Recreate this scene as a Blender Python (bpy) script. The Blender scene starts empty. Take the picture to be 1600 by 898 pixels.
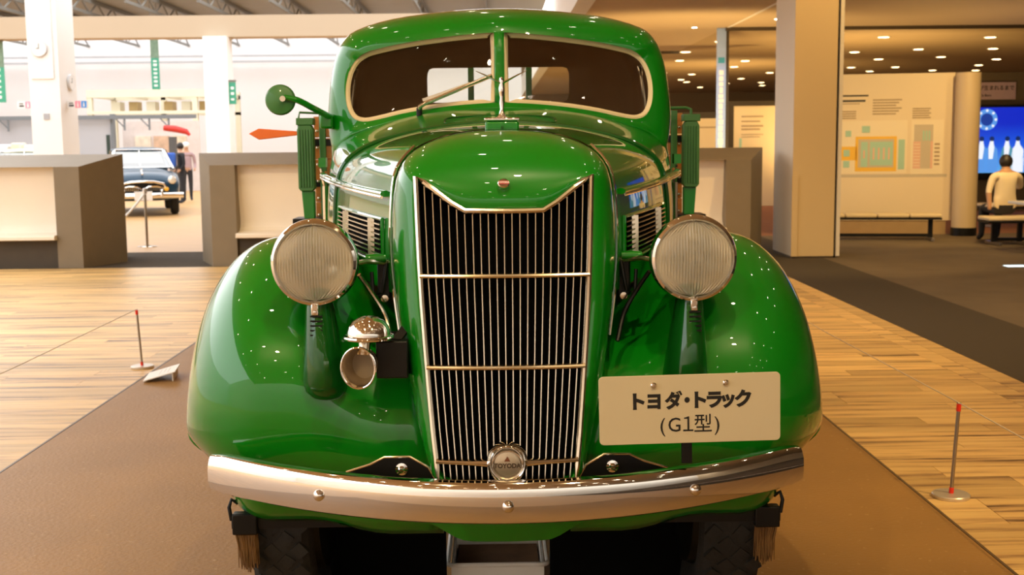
import bpy, bmesh, math, random
from mathutils import Vector, Matrix
R = math.radians
rnd = random.Random(7)
S = bpy.context.scene
COL = S.collection

# ------------------------------------------------------------------ camera
cam_d = bpy.data.cameras.new('camera')
cam_d.lens = 41.85; cam_d.sensor_width = 36.0; cam_d.clip_end = 300; cam_d.clip_start = .05
cam = bpy.data.objects.new('camera', cam_d); COL.objects.link(cam)
cam.matrix_world = (Matrix.Translation((0, 0, 1.62)) @ Matrix.Rotation(R(-0.784), 4, 'Z') @ Matrix.Rotation(R(-6.876), 4, 'X')
                    @ Matrix.Rotation(R(0.6), 4, 'Y') @ Matrix.Rotation(R(90), 4, 'X'))
cam_d.dof.use_dof = True; cam_d.dof.focus_distance = 3.35; cam_d.dof.aperture_fstop = 7.1
S.camera = cam

# ------------------------------------------------------------------ world (bright overcast sky over the glazed hall) and exposure
w = bpy.data.worlds.new('sky'); S.world = w; w.use_nodes = True
wb = w.node_tree.nodes['Background']; wb.inputs[0].default_value = (0.98, 0.97, 0.97, 1); wb.inputs[1].default_value = 3.3
S.view_settings.view_transform = 'Standard'; S.view_settings.look = 'None'
S.view_settings.exposure = 0.0; S.view_settings.gamma = 1.0; S.view_settings.use_curve_mapping = False
try:
    S.cycles.max_bounces = 10; S.cycles.transparent_max_bounces = 16; S.cycles.sample_clamp_indirect = 6.0
    S.cycles.caustics_refractive = True
except Exception: pass

def spot(loc, target, power, col=(1, .80, .55), angle=60, size=.06, blend=.6):  # unseen spots without fixtures; some only brighten dark areas
    d = bpy.data.lights.new('unseen_spot', 'SPOT'); d.energy = power; d.color = col
    d.spot_size = R(angle); d.spot_blend = blend; d.shadow_soft_size = size
    o = bpy.data.objects.new('unseen_spot', d); COL.objects.link(o); o.location = loc
    o.rotation_euler = (Vector(target) - Vector(loc)).to_track_quat('-Z', 'Y').to_euler()
WARM = (1, .78, .43); AMB = (1, .66, .25); FRONT = (1, .74, .37)
spot((-1.7, -.8, 5.3), (-.4, 3.6, .9), 300, FRONT, 50)
spot((1.9, -.6, 5.3), (.5, 3.8, 1.0), 340, FRONT, 50)
spot((0.3, 1.3, 5.3), (0, 5.0, 1.8), 300, WARM, 60)
spot((-4.6, 3.0, 5.3), (-3.4, 7.0, 0), 190, WARM, 80)
spot((4.8, 3.2, 5.3), (3.4, 6.3, 0), 950, AMB, 62)
spot((3.4, 10.0, 5.3), (3.4, 11.5, 0), 620, AMB, 95)
spot((-5.0, 11.0, 5.3), (-4.5, 13.0, .4), 300, WARM, 95)
spot((-1.5, 13.8, 5.3), (-5.5, 17.2, .7), 260, WARM, 50)  # added to brighten the end face of the left bench
spot((0.5, 11.0, 5.3), (0.3, 15.8, .8), 420, WARM, 80)
spot((5.3, 13.4, 5.3), (4.6, 16.4, 1.6), 560, AMB, 75)
spot((7.0, 16.0, 3.9), (7.0, 20.2, 1.4), 640, AMB, 80)
spot((8.6, 15.6, 5.2), (8.0, 18.3, .9), 300, AMB, 70)
spot((8.2, 11.5, 5.3), (7.5, 13.0, 0), 420, AMB, 100)
spot((5.6, 27.2, 3.9), (5.9, 30.0, 1.8), 110, (1, .74, .42), 90)
spot((5.3, 31.2, 3.9), (5.3, 34.5, 1.8), 110, (1, .74, .42), 90)
spot((4.3, 22.5, 3.9), (4.9, 26, 2.4), 170, (.85, .92, 1), 30)  # added to brighten the blue banner
spot((9.0, 29.0, 0.4), (9.0, 31.0, 4), 900, AMB, 150, .3)          # added unseen fill spots near the floor, brightening the low ceiling
spot((7.5, 38.0, 0.4), (7.5, 40.0, 4), 900, AMB, 150, .3)
spot((9.0, 23.8, 0.5), (9.0, 24.6, 4), 300, AMB, 150, .3)
spot((4.0, 23.5, 0.5), (4.0, 26.5, 4.0), 700, AMB, 130, .3)       # another added fill spot, for the tan ceiling in front of it
# ------------------------------------------------------------------ materials
MATS = {}
def mat(name, col, rough=.5, metal=0, coat=0, var=.12, vscale=6, bump=0, bscale=40, emit=None, estr=0, spec=.5, trans=0, ior=1.45, coat_rough=.03, stretch=None):
    if name in MATS: return MATS[name]
    m = bpy.data.materials.new(name); m.use_nodes = True; MATS[name] = m
    nt = m.node_tree; n = nt.nodes; b = n['Principled BSDF']
    b.inputs['Roughness'].default_value = rough; b.inputs['Metallic'].default_value = metal
    b.inputs['Coat Weight'].default_value = coat; b.inputs['Coat Roughness'].default_value = coat_rough
    b.inputs['Specular IOR Level'].default_value = spec; b.inputs['IOR'].default_value = ior
    b.inputs['Transmission Weight'].default_value = trans
    tc = n.new('ShaderNodeTexCoord'); mp = n.new('ShaderNodeMapping'); nt.links.new(tc.outputs['Object'], mp.inputs[0])
    if stretch: mp.inputs['Scale'].default_value = stretch
    if var > 0:
        no = n.new('ShaderNodeTexNoise'); no.inputs['Scale'].default_value = vscale; no.inputs['Detail'].default_value = 5
        nt.links.new(mp.outputs[0], no.inputs['Vector'])
        mx = n.new('ShaderNodeMix'); mx.data_type = 'RGBA'
        nt.links.new(no.outputs['Fac'], mx.inputs['Factor'])
        mx.inputs[6].default_value = (*[c * (1 - var) for c in col], 1); mx.inputs[7].default_value = (*[min(1, c * (1 + var)) for c in col], 1)
        nt.links.new(mx.outputs[2], b.inputs['Base Color'])
    else:
        b.inputs['Base Color'].default_value = (*col, 1)
    if bump > 0:
        n2 = n.new('ShaderNodeTexNoise'); n2.inputs['Scale'].default_value = bscale; n2.inputs['Detail'].default_value = 4
        nt.links.new(mp.outputs[0], n2.inputs['Vector'])
        bp = n.new('ShaderNodeBump'); bp.inputs['Strength'].default_value = bump; bp.inputs['Distance'].default_value = .01
        nt.links.new(n2.outputs['Fac'], bp.inputs['Height']); nt.links.new(bp.outputs[0], b.inputs['Normal'])
    if emit:
        b.inputs['Emission Color'].default_value = (*emit, 1); b.inputs['Emission Strength'].default_value = estr
    return m

def glass_pane(name, tint=(.92, .95, .92), refl=1.0):
    m = bpy.data.materials.new(name); m.use_nodes = True; MATS[name] = m
    nt = m.node_tree; n = nt.nodes; n.remove(n['Principled BSDF']); out = n['Material Output']
    t = n.new('ShaderNodeBsdfTransparent'); t.inputs[0].default_value = (*tint, 1)
    g = n.new('ShaderNodeBsdfGlossy'); g.inputs['Roughness'].default_value = .01
    f = n.new('ShaderNodeFresnel'); f.inputs[0].default_value = 1.5
    mu = n.new('ShaderNodeMath'); mu.operation = 'MULTIPLY'; mu.inputs[1].default_value = refl
    nt.links.new(f.outputs[0], mu.inputs[0])
    x = n.new('ShaderNodeMixShader'); nt.links.new(mu.outputs[0], x.inputs[0]); nt.links.new(t.outputs[0], x.inputs[1]); nt.links.new(g.outputs[0], x.inputs[2])
    nt.links.new(x.outputs[0], out.inputs[0]); return m

def wood_mat(name, rand):
    m = bpy.data.materials.new(name); m.use_nodes = True; MATS[name] = m
    nt = m.node_tree; n = nt.nodes; b = n['Principled BSDF']; L = nt.links.new
    geo = n.new('ShaderNodeNewGeometry')
    if rand == 'object':
        oi = n.new('ShaderNodeObjectInfo'); rv = oi.outputs['Random']
    else: rv = geo.outputs['Random Per Island']
    off = n.new('ShaderNodeVectorMath'); off.operation = 'MULTIPLY_ADD'
    cmb = n.new('ShaderNodeCombineXYZ'); L(rv, cmb.inputs[0]); L(rv, cmb.inputs[1]); L(rv, cmb.inputs[2])
    L(cmb.outputs[0], off.inputs[0]); off.inputs[1].default_value = (37, 23, 11); L(geo.outputs['Position'], off.inputs[2])
    mp = n.new('ShaderNodeMapping'); mp.inputs['Scale'].default_value = (.55, 9, 9); L(off.outputs[0], mp.inputs[0])
    no = n.new('ShaderNodeTexNoise'); no.inputs['Scale'].default_value = 1.6; no.inputs['Detail'].default_value = 7; no.inputs['Roughness'].default_value = .62; L(mp.outputs[0], no.inputs['Vector'])
    cr = n.new('ShaderNodeValToRGB'); L(no.outputs['Fac'], cr.inputs[0])
    e = cr.color_ramp.elements; e[0].position = .33; e[0].color = (.11, .062, .026, 1); e[1].position = .62; e[1].color = (.76, .51, .205, 1)
    k = e.new(.40); k.color = (.42, .25, .105, 1); k = e.new(.48); k.color = (.66, .42, .165, 1)
    tone = n.new('ShaderNodeMapRange'); L(rv, tone.inputs[0]); tone.inputs[3].default_value = .78; tone.inputs[4].default_value = 1.15
    mul = n.new('ShaderNodeVectorMath'); mul.operation = 'SCALE'; L(cr.outputs[0], mul.inputs[0]); L(tone.outputs[0], mul.inputs['Scale'])
    L(mul.outputs[0], b.inputs['Base Color']); b.inputs['Roughness'].default_value = .42; b.inputs['Specular IOR Level'].default_value = .4
    return m

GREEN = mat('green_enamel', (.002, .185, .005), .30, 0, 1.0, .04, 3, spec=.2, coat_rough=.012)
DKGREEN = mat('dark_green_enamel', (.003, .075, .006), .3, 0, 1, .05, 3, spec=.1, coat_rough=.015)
OLIVE = mat('green_painted_steel', (.045, .17, .045), .42, 0, .2, .1, 8)
CHROME = mat('chrome', (.83, .80, .76), .05, 1, 0, .03, 3)
SATIN = mat('worn_nickel', (.74, .66, .53), .20, 1, 0, .12, 20)
BLACK = mat('black_steel', (.005, .005, .005), .4, 0, .1, .2, 8, spec=.3)
VOID = mat('grille_mesh_black', (.002, .002, .002), .9, 0, 0, .3, 30, spec=.02)
RUBBER = mat('tyre_rubber', (.018, .017, .015), .75, 0, 0, .25, 12, .3, 60)
CREAM = mat('cream_rubber', (.72, .58, .36), .45, 0, 0, .06, 10)
INTERIOR = mat('brown_cab_lining', (.50, .28, .13), .7, 0, 0, .2, 6)
SEATBR = mat('brown_leather', (.05, .022, .012), .5, 0, 0, .2, 15, .2, 80)
BEDWOOD = mat('varnished_bed_wood', (.42, .16, .035), .4, 0, .2, .35, 4, 0, 40, stretch=(1, 6, 12))
ORANGE = mat('orange_signal_lens', (.85, .16, .01), .3, 0, .4, .08, 8)
GLASS = glass_pane('window_glass'); CARGLASS = glass_pane('tinted_car_glass', (.22, .30, .30), .35)
WSGLASS = glass_pane('windscreen_glass', (.88, .86, .80), 1.3)
LENS = mat('fluted_lens_glass', (.97, .92, .80), .03, 0, 0, .02, 4, trans=.72, ior=1.42)
REFL = mat('silvered_reflector', (.95, .88, .74), .26, 1, 0, .05, 8)
WHITEP = mat('white_sign_plate', (.60, .50, .32), .38, 0, 0, .05, 3)
INK = mat('black_print', (.012, .010, .008), .5, 0, 0, .1, 5)
RED = mat('red_tape', (.75, .03, .01), .4, 0, 0, .1, 8)
STEEL = mat('brushed_steel', (.42, .38, .32), .3, 1, 0, .1, 20)
WHITE = mat('white_paint', (.80, .79, .77), .5, 0, 0, .03, 2)
WHITEW = mat('white_wall', (.84, .84, .86), .6, 0, 0, .02, .4)
TANC = mat('tan_ceiling_paint', (.55, .42, .27), .7, 0, 0, .04, .5)
LOWC = mat('low_ceiling_paint', (.44, .32, .18), .7, 0, 0, .06, .5)
GREYDECK = mat('roof_deck_metal', (.30, .29, .27), .6, 0, 0, .1, 1)
BEAMC = mat('beam_paint', (.42, .33, .23), .6, 0, 0, .05, .4)
TRUSSC = mat('truss_steel', (.16, .15, .13), .5, 0, 0, .1, 2)
BENCHG = mat('grey_brown_laminate', (.20, .155, .100), .55, 0, 0, .10, 5, .05, 120)
SEATW = mat('white_vinyl_seat', (.80, .71, .60), .45, 0, 0, .04, 3)
PLAT = None
# ------------------------------------------------------------------ mesh helpers
class G:
    def __init__(s): s.v = []; s.f = []; s.m = []; s.mi = 0
    def add(s, vs, fs):
        o = len(s.v); s.v += [tuple(p) for p in vs]; s.f += [tuple(i + o for i in f) for f in fs]; s.m += [s.mi] * len(fs); return s
    def box(s, c, d, M=None):
        x, y, z = d[0] / 2, d[1] / 2, d[2] / 2
        vs = [Vector((a * x, b * y, e * z)) for a in (-1, 1) for b in (-1, 1) for e in (-1, 1)]
        if M: vs = [M @ p for p in vs]
        vs = [p + Vector(c) for p in vs]
        return s.add(vs, [(0, 1, 3, 2), (4, 6, 7, 5), (0, 4, 5, 1), (2, 3, 7, 6), (0, 2, 6, 4), (1, 5, 7, 3)])
    def bx(s, x0, x1, y0, y1, z0, z1):
        return s.box(((x0 + x1) / 2, (y0 + y1) / 2, (z0 + z1) / 2), (x1 - x0, y1 - y0, z1 - z0))
    def bar(s, a, b, wd, th, up=(0, 0, 1)):
        a, b = Vector(a), Vector(b); t = (b - a).normalized(); u = Vector(up)
        sd = t.cross(u)
        if sd.length < 1e-4: sd = t.cross(Vector((1, 0, 0)))
        sd.normalize(); u = sd.cross(t)
        q = [(-wd / 2, -th / 2), (wd / 2, -th / 2), (wd / 2, th / 2), (-wd / 2, th / 2)]
        return s.add([p + sd * i + u * j for p in (a, b) for i, j in q], [(0, 1, 2, 3), (7, 6, 5, 4), (0, 4, 5, 1), (1, 5, 6, 2), (2, 6, 7, 3), (3, 7, 4, 0)])
    def grid(s, rows, cu=False, cv=False, flip=False):
        o = len(s.v); n = len(rows[0]); m = len(rows)
        for r in rows: s.v += [tuple(p) for p in r]
        for i in range(m if cv else m - 1):
            for j in range(n if cu else n - 1):
                a, b, c, d = o + i * n + j, o + i * n + (j + 1) % n, o + ((i + 1) % m) * n + (j + 1) % n, o + ((i + 1) % m) * n + j
                s.f.append((a, d, c, b) if flip else (a, b, c, d)); s.m.append(s.mi)
        return s
    def cap(s, ring, flip=False):
        return s.add(ring, [tuple(range(len(ring)))[::-1 if flip else 1]])
    def tube(s, pts, r, n=10, closed=False, caps=True, flat=None):
        pts = [Vector(p) for p in pts]; N = len(pts); rs = r if isinstance(r, (list, tuple)) else [r] * N
        rows = []; prev = None
        for i, p in enumerate(pts):
            if closed: t = pts[(i + 1) % N] - pts[i - 1]
            else: t = pts[min(i + 1, N - 1)] - pts[max(i - 1, 0)]
            t.normalize()
            if prev is None:
                a = Vector((0, 0, 1)) if abs(t.z) < .9 else Vector((0, 1, 0))
                u = t.cross(a).normalized()
            else:
                u = (prev - t * prev.dot(t)).normalized()
            prev = u; v = t.cross(u)
            fl = flat or 1
            rows.append([p + (u * math.cos(2 * math.pi * k / n) + v * math.sin(2 * math.pi * k / n) * fl) * rs[i] for k in range(n)])
        s.grid(rows, cu=True, cv=closed)
        if caps and not closed: s.cap(rows[0], True); s.cap(rows[-1])
        return s
    def lathe(s, prof, o=(0, 0, 0), axis='z', n=32, caps=True, sx=1, sy=1):
        rows = []
        for r, h in prof:
            row = []
            for k in range(n):
                a = 2 * math.pi * k / n; c, d = math.cos(a) * r * sx, math.sin(a) * r * sy
                p = {'z': (c, d, h), 'y': (c, h, d), 'x': (h, c, d)}[axis]
                row.append((p[0] + o[0], p[1] + o[1], p[2] + o[2]))
            rows.append(row)
        s.grid(rows, cu=True)
        if caps:
            if prof[0][0] > 1e-5: s.cap(rows[0], True)
            if prof[-1][0] > 1e-5: s.cap(rows[-1])
        return s
    def extrude(s, poly, a, b, axis='y'):
        """poly: 2-D outline, extruded along axis from a to b"""
        f = {'y': lambda p, h: (p[0], h, p[1]), 'x': lambda p, h: (h, p[0], p[1]), 'z': lambda p, h: (p[0], p[1], h)}[axis]
        r0 = [f(p, a) for p in poly]; r1 = [f(p, b) for p in poly]
        n = len(poly); return s.add(r0 + r1, [tuple(range(n)), tuple(range(2 * n - 1, n - 1, -1))] + [(i, i + n, (i + 1) % n + n, (i + 1) % n) for i in range(n)])
    def xf(s, M, frm=0):
        for i in range(frm, len(s.v)): s.v[i] = tuple(M @ Vector(s.v[i]))
        return s
    def mesh(s, name, smooth=True, angle=35, recalc=True):
        me = bpy.data.meshes.new(name); me.from_pydata([tuple(p) for p in s.v], [], s.f)
        for p, i in zip(me.polygons, s.m): p.material_index = i
        if recalc:
            bm = bmesh.new(); bm.from_mesh(me); bmesh.ops.remove_doubles(bm, verts=bm.verts, dist=1e-5)
            bmesh.ops.recalc_face_normals(bm, faces=bm.faces); bm.to_mesh(me); bm.free()
        if smooth:
            me.polygons.foreach_set('use_smooth', [True] * len(me.polygons)); me.set_sharp_from_angle(angle=R(angle))
        return me
    def build(s, name, ma, parent=None, off=None, bevel=0, seg=2, sub=0, solid=0, smooth=True, angle=35, loc=None, recalc=True, matoff=0):
        if off: s.v = [(p[0] - off[0], p[1] - off[1], p[2] - off[2]) for p in s.v]
        me = s.mesh(name, smooth, angle, recalc); o = bpy.data.objects.new(name, me); COL.objects.link(o)
        for k in (ma if isinstance(ma, (list, tuple)) else [ma]): me.materials.append(k)
        if parent: o.parent = parent
        if loc: o.location = loc
        if solid:
            q = o.modifiers.new('thickness', 'SOLIDIFY'); q.thickness = abs(solid); q.offset = -1 if solid > 0 else 1; q.material_offset = matoff; q.material_offset_rim = 0
        if sub:
            q = o.modifiers.new('smooth', 'SUBSURF'); q.levels = sub; q.render_levels = sub
        if bevel:
            q = o.modifiers.new('bevel', 'BEVEL'); q.width = bevel; q.segments = seg; q.limit_method = 'ANGLE'; q.angle_limit = R(40)
        return o

def tag(o, label, cat, group=None):
    o['label'] = label; o['category'] = cat
    if group: o['group'] = group
    return o
def thing(name, label, cat, loc=(0, 0, 0), rz=0, group=None):
    o = bpy.data.objects.new(name, None); COL.objects.link(o); o.location = loc; o.rotation_euler[2] = rz; o.empty_display_size = .1
    return tag(o, label, cat, group)
def struct(o): o['kind'] = 'structure'; return o
def copy_tree(o, parent=None):
    c = o.copy(); COL.objects.link(c); c.parent = parent
    for ch in list(o.children): copy_tree(ch, c)
    return c
def text_g(body, size, bold=0, align='CENTER'):
    c = bpy.data.curves.new('lettering', 'FONT'); c.body = body; c.size = size; c.offset = bold; c.align_x = align; c.align_y = 'CENTER'; c.resolution_u = 3
    o = bpy.data.objects.new('lettering', c); COL.objects.link(o)
    dg = bpy.context.evaluated_depsgraph_get(); dg.update()
    me = bpy.data.meshes.new_from_object(o.evaluated_get(dg))
    g = G(); g.add([v.co.copy() for v in me.vertices], [tuple(p.vertices) for p in me.polygons])
    bpy.data.objects.remove(o); bpy.data.curves.remove(c); bpy.data.meshes.remove(me)
    return g
def lerp(a, b, t): return a + (b - a) * t
def sm(t): t = max(0, min(1, t)); return t * t * (3 - 2 * t)
def catmull(pts, n):
    pts = [Vector(p) for p in pts]; out = []
    P = [2 * pts[0] - pts[1]] + pts + [2 * pts[-1] - pts[-2]]
    for i in range(1, len(P) - 2):
        for k in range(n):
            t = k / n; a, b, c, d = P[i - 1], P[i], P[i + 1], P[i + 2]
            out.append(.5 * ((2 * b) + (c - a) * t + (2 * a - 5 * b + 4 * c - d) * t * t + (3 * b - a - 3 * c + d) * t ** 3))
    out.append(pts[-1]); return out

# ------------------------------------------------------------------ floor
WOODO = wood_mat('oak_plank', 'object'); WOODF = wood_mat('oak_plank_far', 'island')
JOINT = mat('dark_floor_joint', (.10, .055, .02), .7, 0, 0, .2, 5)
CARPD = mat('dark_carpet', (.055, .040, .024), .95, 0, 0, .25, 60, .4, 300)
CARPL = mat('brown_carpet', (.135, .098, .062), .95, 0, 0, .3, 1.5, .4, 300)
FLOORW = mat('polished_wood_floor', (.50, .29, .11), .45, 0, 0, .25, 3, stretch=(.5, 5, 5))
g = G().bx(-30, 25, -14, 66, -.12, -.012)
floor = struct(g.build('floor', JOINT, smooth=False))
def fpart(name, x0, x1, y0, y1, ma, z=0.0):
    return G().bx(x0, x1, y0, y1, -.012, z).build(name, ma, floor, smooth=False)
PW = .18
YN0, YN1, YF1 = 4.14, 9.18, 16.2
plank_len = [1.2, 1.5, 1.8, 2.1]
plank_mesh = {}
def plank(x0, x1, y):
    L_ = round(x1 - x0, 3)
    if L_ < .08: return
    if L_ not in plank_mesh:
        gg = G().bx(.0015, L_ - .0015, .0015, PW - .0015, -.012, 0); me = gg.mesh('plank', False); me.materials.append(WOODO); plank_mesh[L_] = me
    o = bpy.data.objects.new('plank', plank_mesh[L_]); COL.objects.link(o); o.parent = floor; o.location = (x0, y, 0)
def cuts(x0, x1):
    xs = [x0]; x = x0 + rnd.choice([.3, .6, .9, 1.2])
    while x < x1 - .25: xs.append(round(x, 2)); x += rnd.choice(plank_len)
    return xs + [x1]
y = YN0
while y < YN1 - .01:
    for a, b in ((-4.7, -2.44), (1.87, 3.20)):
        c = cuts(a, b)
        for i in range(len(c) - 1): plank(c[i], c[i + 1], y)
    y += PW
gf = G(); y = YN1
while y < YF1 - .01:
    for a, b in ((-7.5, -2.44), (-2.44, 1.87), (1.87, 3.20)):
        c = cuts(a, b)
        for i in range(len(c) - 1): gf.bx(c[i] + .001, c[i + 1] - .001, y + .001, y + PW - .001, -.012, 0)
    y += PW
o = gf.build('far_planks', WOODF, floor, smooth=False); o['kind'] = 'stuff'
y = 3.9
while y < 16:   # border boards along the carpet
    for k in range(2):
        gg = G().bx(3.20 + k * .16 + .0015, 3.36 + k * .16 - .0015, y + .0015, min(16.2, y + 2.0) - .0015, -.012, 0)
        gg.build('border_plank', WOODO, floor, smooth=False)
    y += 2.0
fpart('wood_area', -30, -7.5, -14, 66, FLOORW); fpart('wood_area', -7.5, -4.7, -14, 9.18, FLOORW)
fpart('wood_area', -4.7, 3.52, -14, 4.14, FLOORW); fpart('wood_area', -7.5, 3.52, 18.6, 66, FLOORW)
fpart('carpet_strip', -7.5, 3.52, 16.2, 18.6, CARPD)
fpart('dark_carpet', 3.52, 4.55, -14, 66, CARPD, .002)
fpart('carpet', 4.55, 25, -14, 20.4, CARPL, .002)
fpart('red_carpet', 4.55, 25, 20.4, 66, mat('russet_carpet', (.24, .095, .04), .95, 0, 0, .2, 3, .3, 200), .002)

# platform
def plat_mat():
    m = mat('brown_platform', (.32, .172, .052), .45, 0, 0, .22, 1.6, .25, 55, spec=.25)
    nt = m.node_tree; n = nt.nodes; b = n['Principled BSDF']
    src = b.inputs['Base Color'].links[0].from_socket
    tc = n['Texture Coordinate']; v = n.new('ShaderNodeTexNoise'); v.inputs['Scale'].default_value = 42; v.inputs['Detail'].default_value = 3; nt.links.new(tc.outputs['Object'], v.inputs['Vector'])
    cr = n.new('ShaderNodeValToRGB'); cr.color_ramp.elements[0].position = .66; cr.color_ramp.elements[1].position = .74; nt.links.new(v.outputs['Fac'], cr.inputs[0])
    mx = n.new('ShaderNodeMix'); mx.data_type = 'RGBA'; mul = n.new('ShaderNodeMath'); mul.operation = 'MULTIPLY'; mul.inputs[1].default_value = .45
    nt.links.new(cr.outputs[0], mul.inputs[0]); nt.links.new(mul.outputs[0], mx.inputs['Factor']); nt.links.new(src, mx.inputs[6]); mx.inputs[7].default_value = (.58, .40, .20, 1)
    nt.links.new(mx.outputs[2], b.inputs['Base Color']); return m
PX0, PX1, PY0, PY1 = -2.46, 1.895, .9, 10.2
t = thing('display_platform', 'low brown speckled display platform under the green truck', 'platform', (-.28, 5.5, 0))
G().bx(PX0 + .012, PX1 - .012, PY0 + .012, PY1 - .012, .0, .04).build('deck', plat_mat(), t, off=(-.28, 5.5, 0), bevel=.004)
EDGE = mat('platform_edge_strip', (.12, .075, .035), .4, 0, 0, .1, 5)
for a in ((PX0, PX0 + .012, PY0, PY1), (PX1 - .012, PX1, PY0, PY1), (PX0 + .012, PX1 - .012, PY0, PY0 + .012), (PX0 + .012, PX1 - .012, PY1 - .012, PY1)):
    G().bx(*a, 0, .041).build('edge_strip', EDGE, t, off=(-.28, 5.5, 0), smooth=False)

# ------------------------------------------------------------------ building shell
struct(G().bx(-30, 25, 66, 66.3, -.1, 8.4).build('wall_back', WHITEW, smooth=False))
struct(G().bx(-30.3, -30, -14, 66, -.1, 8.4).build('wall_left', WHITEW, smooth=False))
struct(G().bx(25, 25.3, -14, 66, -.1, 8.4).build('wall_right', mat('tan_wall', (.46, .34, .20), .7, 0, 0, .05, .4), smooth=False))
struct(G().bx(-30, 25, -14.3, -14, -.1, 8.4).build('wall_front', mat('pale_wall', (.74, .68, .58), .7, 0, 0, .05, .4), smooth=False))
gc = G().bx(-6.2, 25, -10.5, 27, 5.5, 5.7); struct(gc.build('ceiling', TANC, smooth=False))
struct(G().bx(1.4, 1.7, 18, 60, 3.95, 4.9).build('trim_1', WHITE, smooth=False))      # white fascia of the ceiling edge
struct(G().bx(-6.4, -6.2, -10.5, 27, 5.35, 5.95).build('trim_2', WHITE, smooth=False))
LC = 4.05
struct(G().bx(1.7, 25, 18, 26, LC, LC + 1.44).build('ceiling_low', TANC, smooth=False))
struct(G().bx(1.7, 5.0, 26, 32.5, LC, LC + 1.4).build('ceiling_low', TANC, smooth=False))
struct(G().bx(5.02, 5.08, 18, 25.9, LC - .008, LC).build('trim_3', WHITE, smooth=False))
struct(G().bx(5.0, 25, 25.9, 26.0, LC - .07, LC).build('trim_4', mat('dark_header', (.06, .04, .02), .6), smooth=False))
struct(G().bx(1.7, 5.0, 32.4, 32.5, LC - .07, LC).build('trim_5', mat('dark_header', (.06, .04, .02), .6), smooth=False))
struct(G().bx(5.0, 25, 26, 60, LC, LC + 1.4).build('ceiling_low', LOWC, smooth=False))
struct(G().bx(1.7, 5.0, 32.5, 60, LC, LC + 1.4).build('ceiling_low', LOWC, smooth=False))
struct(G().bx(1.4, 25, 60, 60.2, 0, 5.5).build('wall_back', mat('dark_tan_wall', (.22, .15, .08), .7, 0, 0, .05, .4), smooth=False))
gd = G().bx(-30, 2.3, 50, 58.6, 7.7, 7.9); struct(gd.build('ceiling_deck', GREYDECK, smooth=False))
for i in range(12):
    x = -30 + 2.7 * i
    t = thing('roof_truss', 'dark steel roof truss running under the grey hall roof deck', 'truss', (x, 56, 7.1), 0, 'roof trusses of the hall')
    G().bx(-.07, .07, -10, 10, .42, .58).build('top_chord', TRUSSC, t, smooth=False)
    G().bx(-.05, .05, -10, 10, -.06, .06).build('bottom_chord', TRUSSC, t, smooth=False)
    for k in range(10):
        a = -10 + 2 * k
        G().bar((0, a, 0), (0, a + 1, .5), .05, .05).build('web', TRUSSC, t, smooth=False); G().bar((0, a + 1, .5), (0, a + 2, 0), .05, .05).build('web', TRUSSC, t, smooth=False)
tag(G().bx(-30, 2.2, 38.2, 39.0, 5.05, 5.72).build('ceiling_beam', BEAMC, smooth=False), 'long beige beam spanning the white hall behind the truck', 'beam')
for z, l in ((6.45, 'upper'), (6.15, 'lower')):
    tag(G().bx(-30, 2.2, 64.9, 65.1, z - .05, z + .05).build('wall_rail', mat('pale_grey_steel', (.5, .52, .56), .5), smooth=False), l + ' grey steel rail running along the top of the white hall wall', 'rail')

# ------------------------------------------------------------------ the green truck  (local y = 0 at the bumper face, z above floor)
truck = thing('truck', 'glossy green vintage truck with chrome grille, round headlamps and curved bumper', 'truck', (.025, 3.0, .04))
def tp(name, gg, ma, parent=None, label=None, **k):
    o = gg.build(name, ma, parent or truck, off=(0, 0, .04), **k)
    if label: o['label'] = label
    return o

# ---- radiator shell: (outer silhouette) -> (grille opening)
def gy(x, z): return .12 + (z - .73) / .8 * .18 + .022 * (x / .24) ** 2
shell_pairs = [  # ox, oz, oy, ix, iz
    (0, 1.664, .58, 0, 1.437), (.07, 1.662, .575, .06, 1.437), (.135, 1.655, .565, .108, 1.438), (.20, 1.638, .545, .145, 1.460),
    (.255, 1.612, .515, .19, 1.494), (.292, 1.575, .485, .222, 1.518), (.313, 1.525, .465, .244, 1.532), (.322, 1.43, .45, .240, 1.43),
    (.324, 1.31, .435, .235, 1.31), (.314, 1.19, .415, .228, 1.19), (.297, 1.07, .39, .219, 1.07), (.275, .95, .36, .209, .95),
    (.250, .84, .33, .199, .84), (.228, .755, .305, .189, .755), (.212, .68, .30, .184, .715), (.11, .655, .29, .10, .70), (0, .65, .285, 0, .70)]
def half_mirror(rows, gg):
    gg.grid(rows); gg.grid([[(-p[0], p[1], p[2]) for p in r] for r in rows], flip=True)
gg = G(); rows = [[(ox * .97, oy + .22, oz if oz < 1.2 else oz - .012) for ox, oz, oy, ix, iz in shell_pairs], [(ox * .99, oy + .03, oz - (.003 if oz > 1.2 else 0)) for ox, oz, oy, ix, iz in shell_pairs]]
for k in range(11):
    a = k / 10 * math.pi / 2; fi, fd = 1 - math.cos(a), math.sin(a)
    rows.append([(lerp(ox, ix, fi), lerp(oy, gy(ix, iz), fd), lerp(oz, iz, fi)) for ox, oz, oy, ix, iz in shell_pairs])
rows.append([(ix * .985, gy(ix, iz) + .035, lerp(iz, 1.1, .012)) for ox, oz, oy, ix, iz in shell_pairs])
half_mirror(rows, gg)
shell = tp('radiator_shell', gg, GREEN, sub=1, angle=50)

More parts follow.
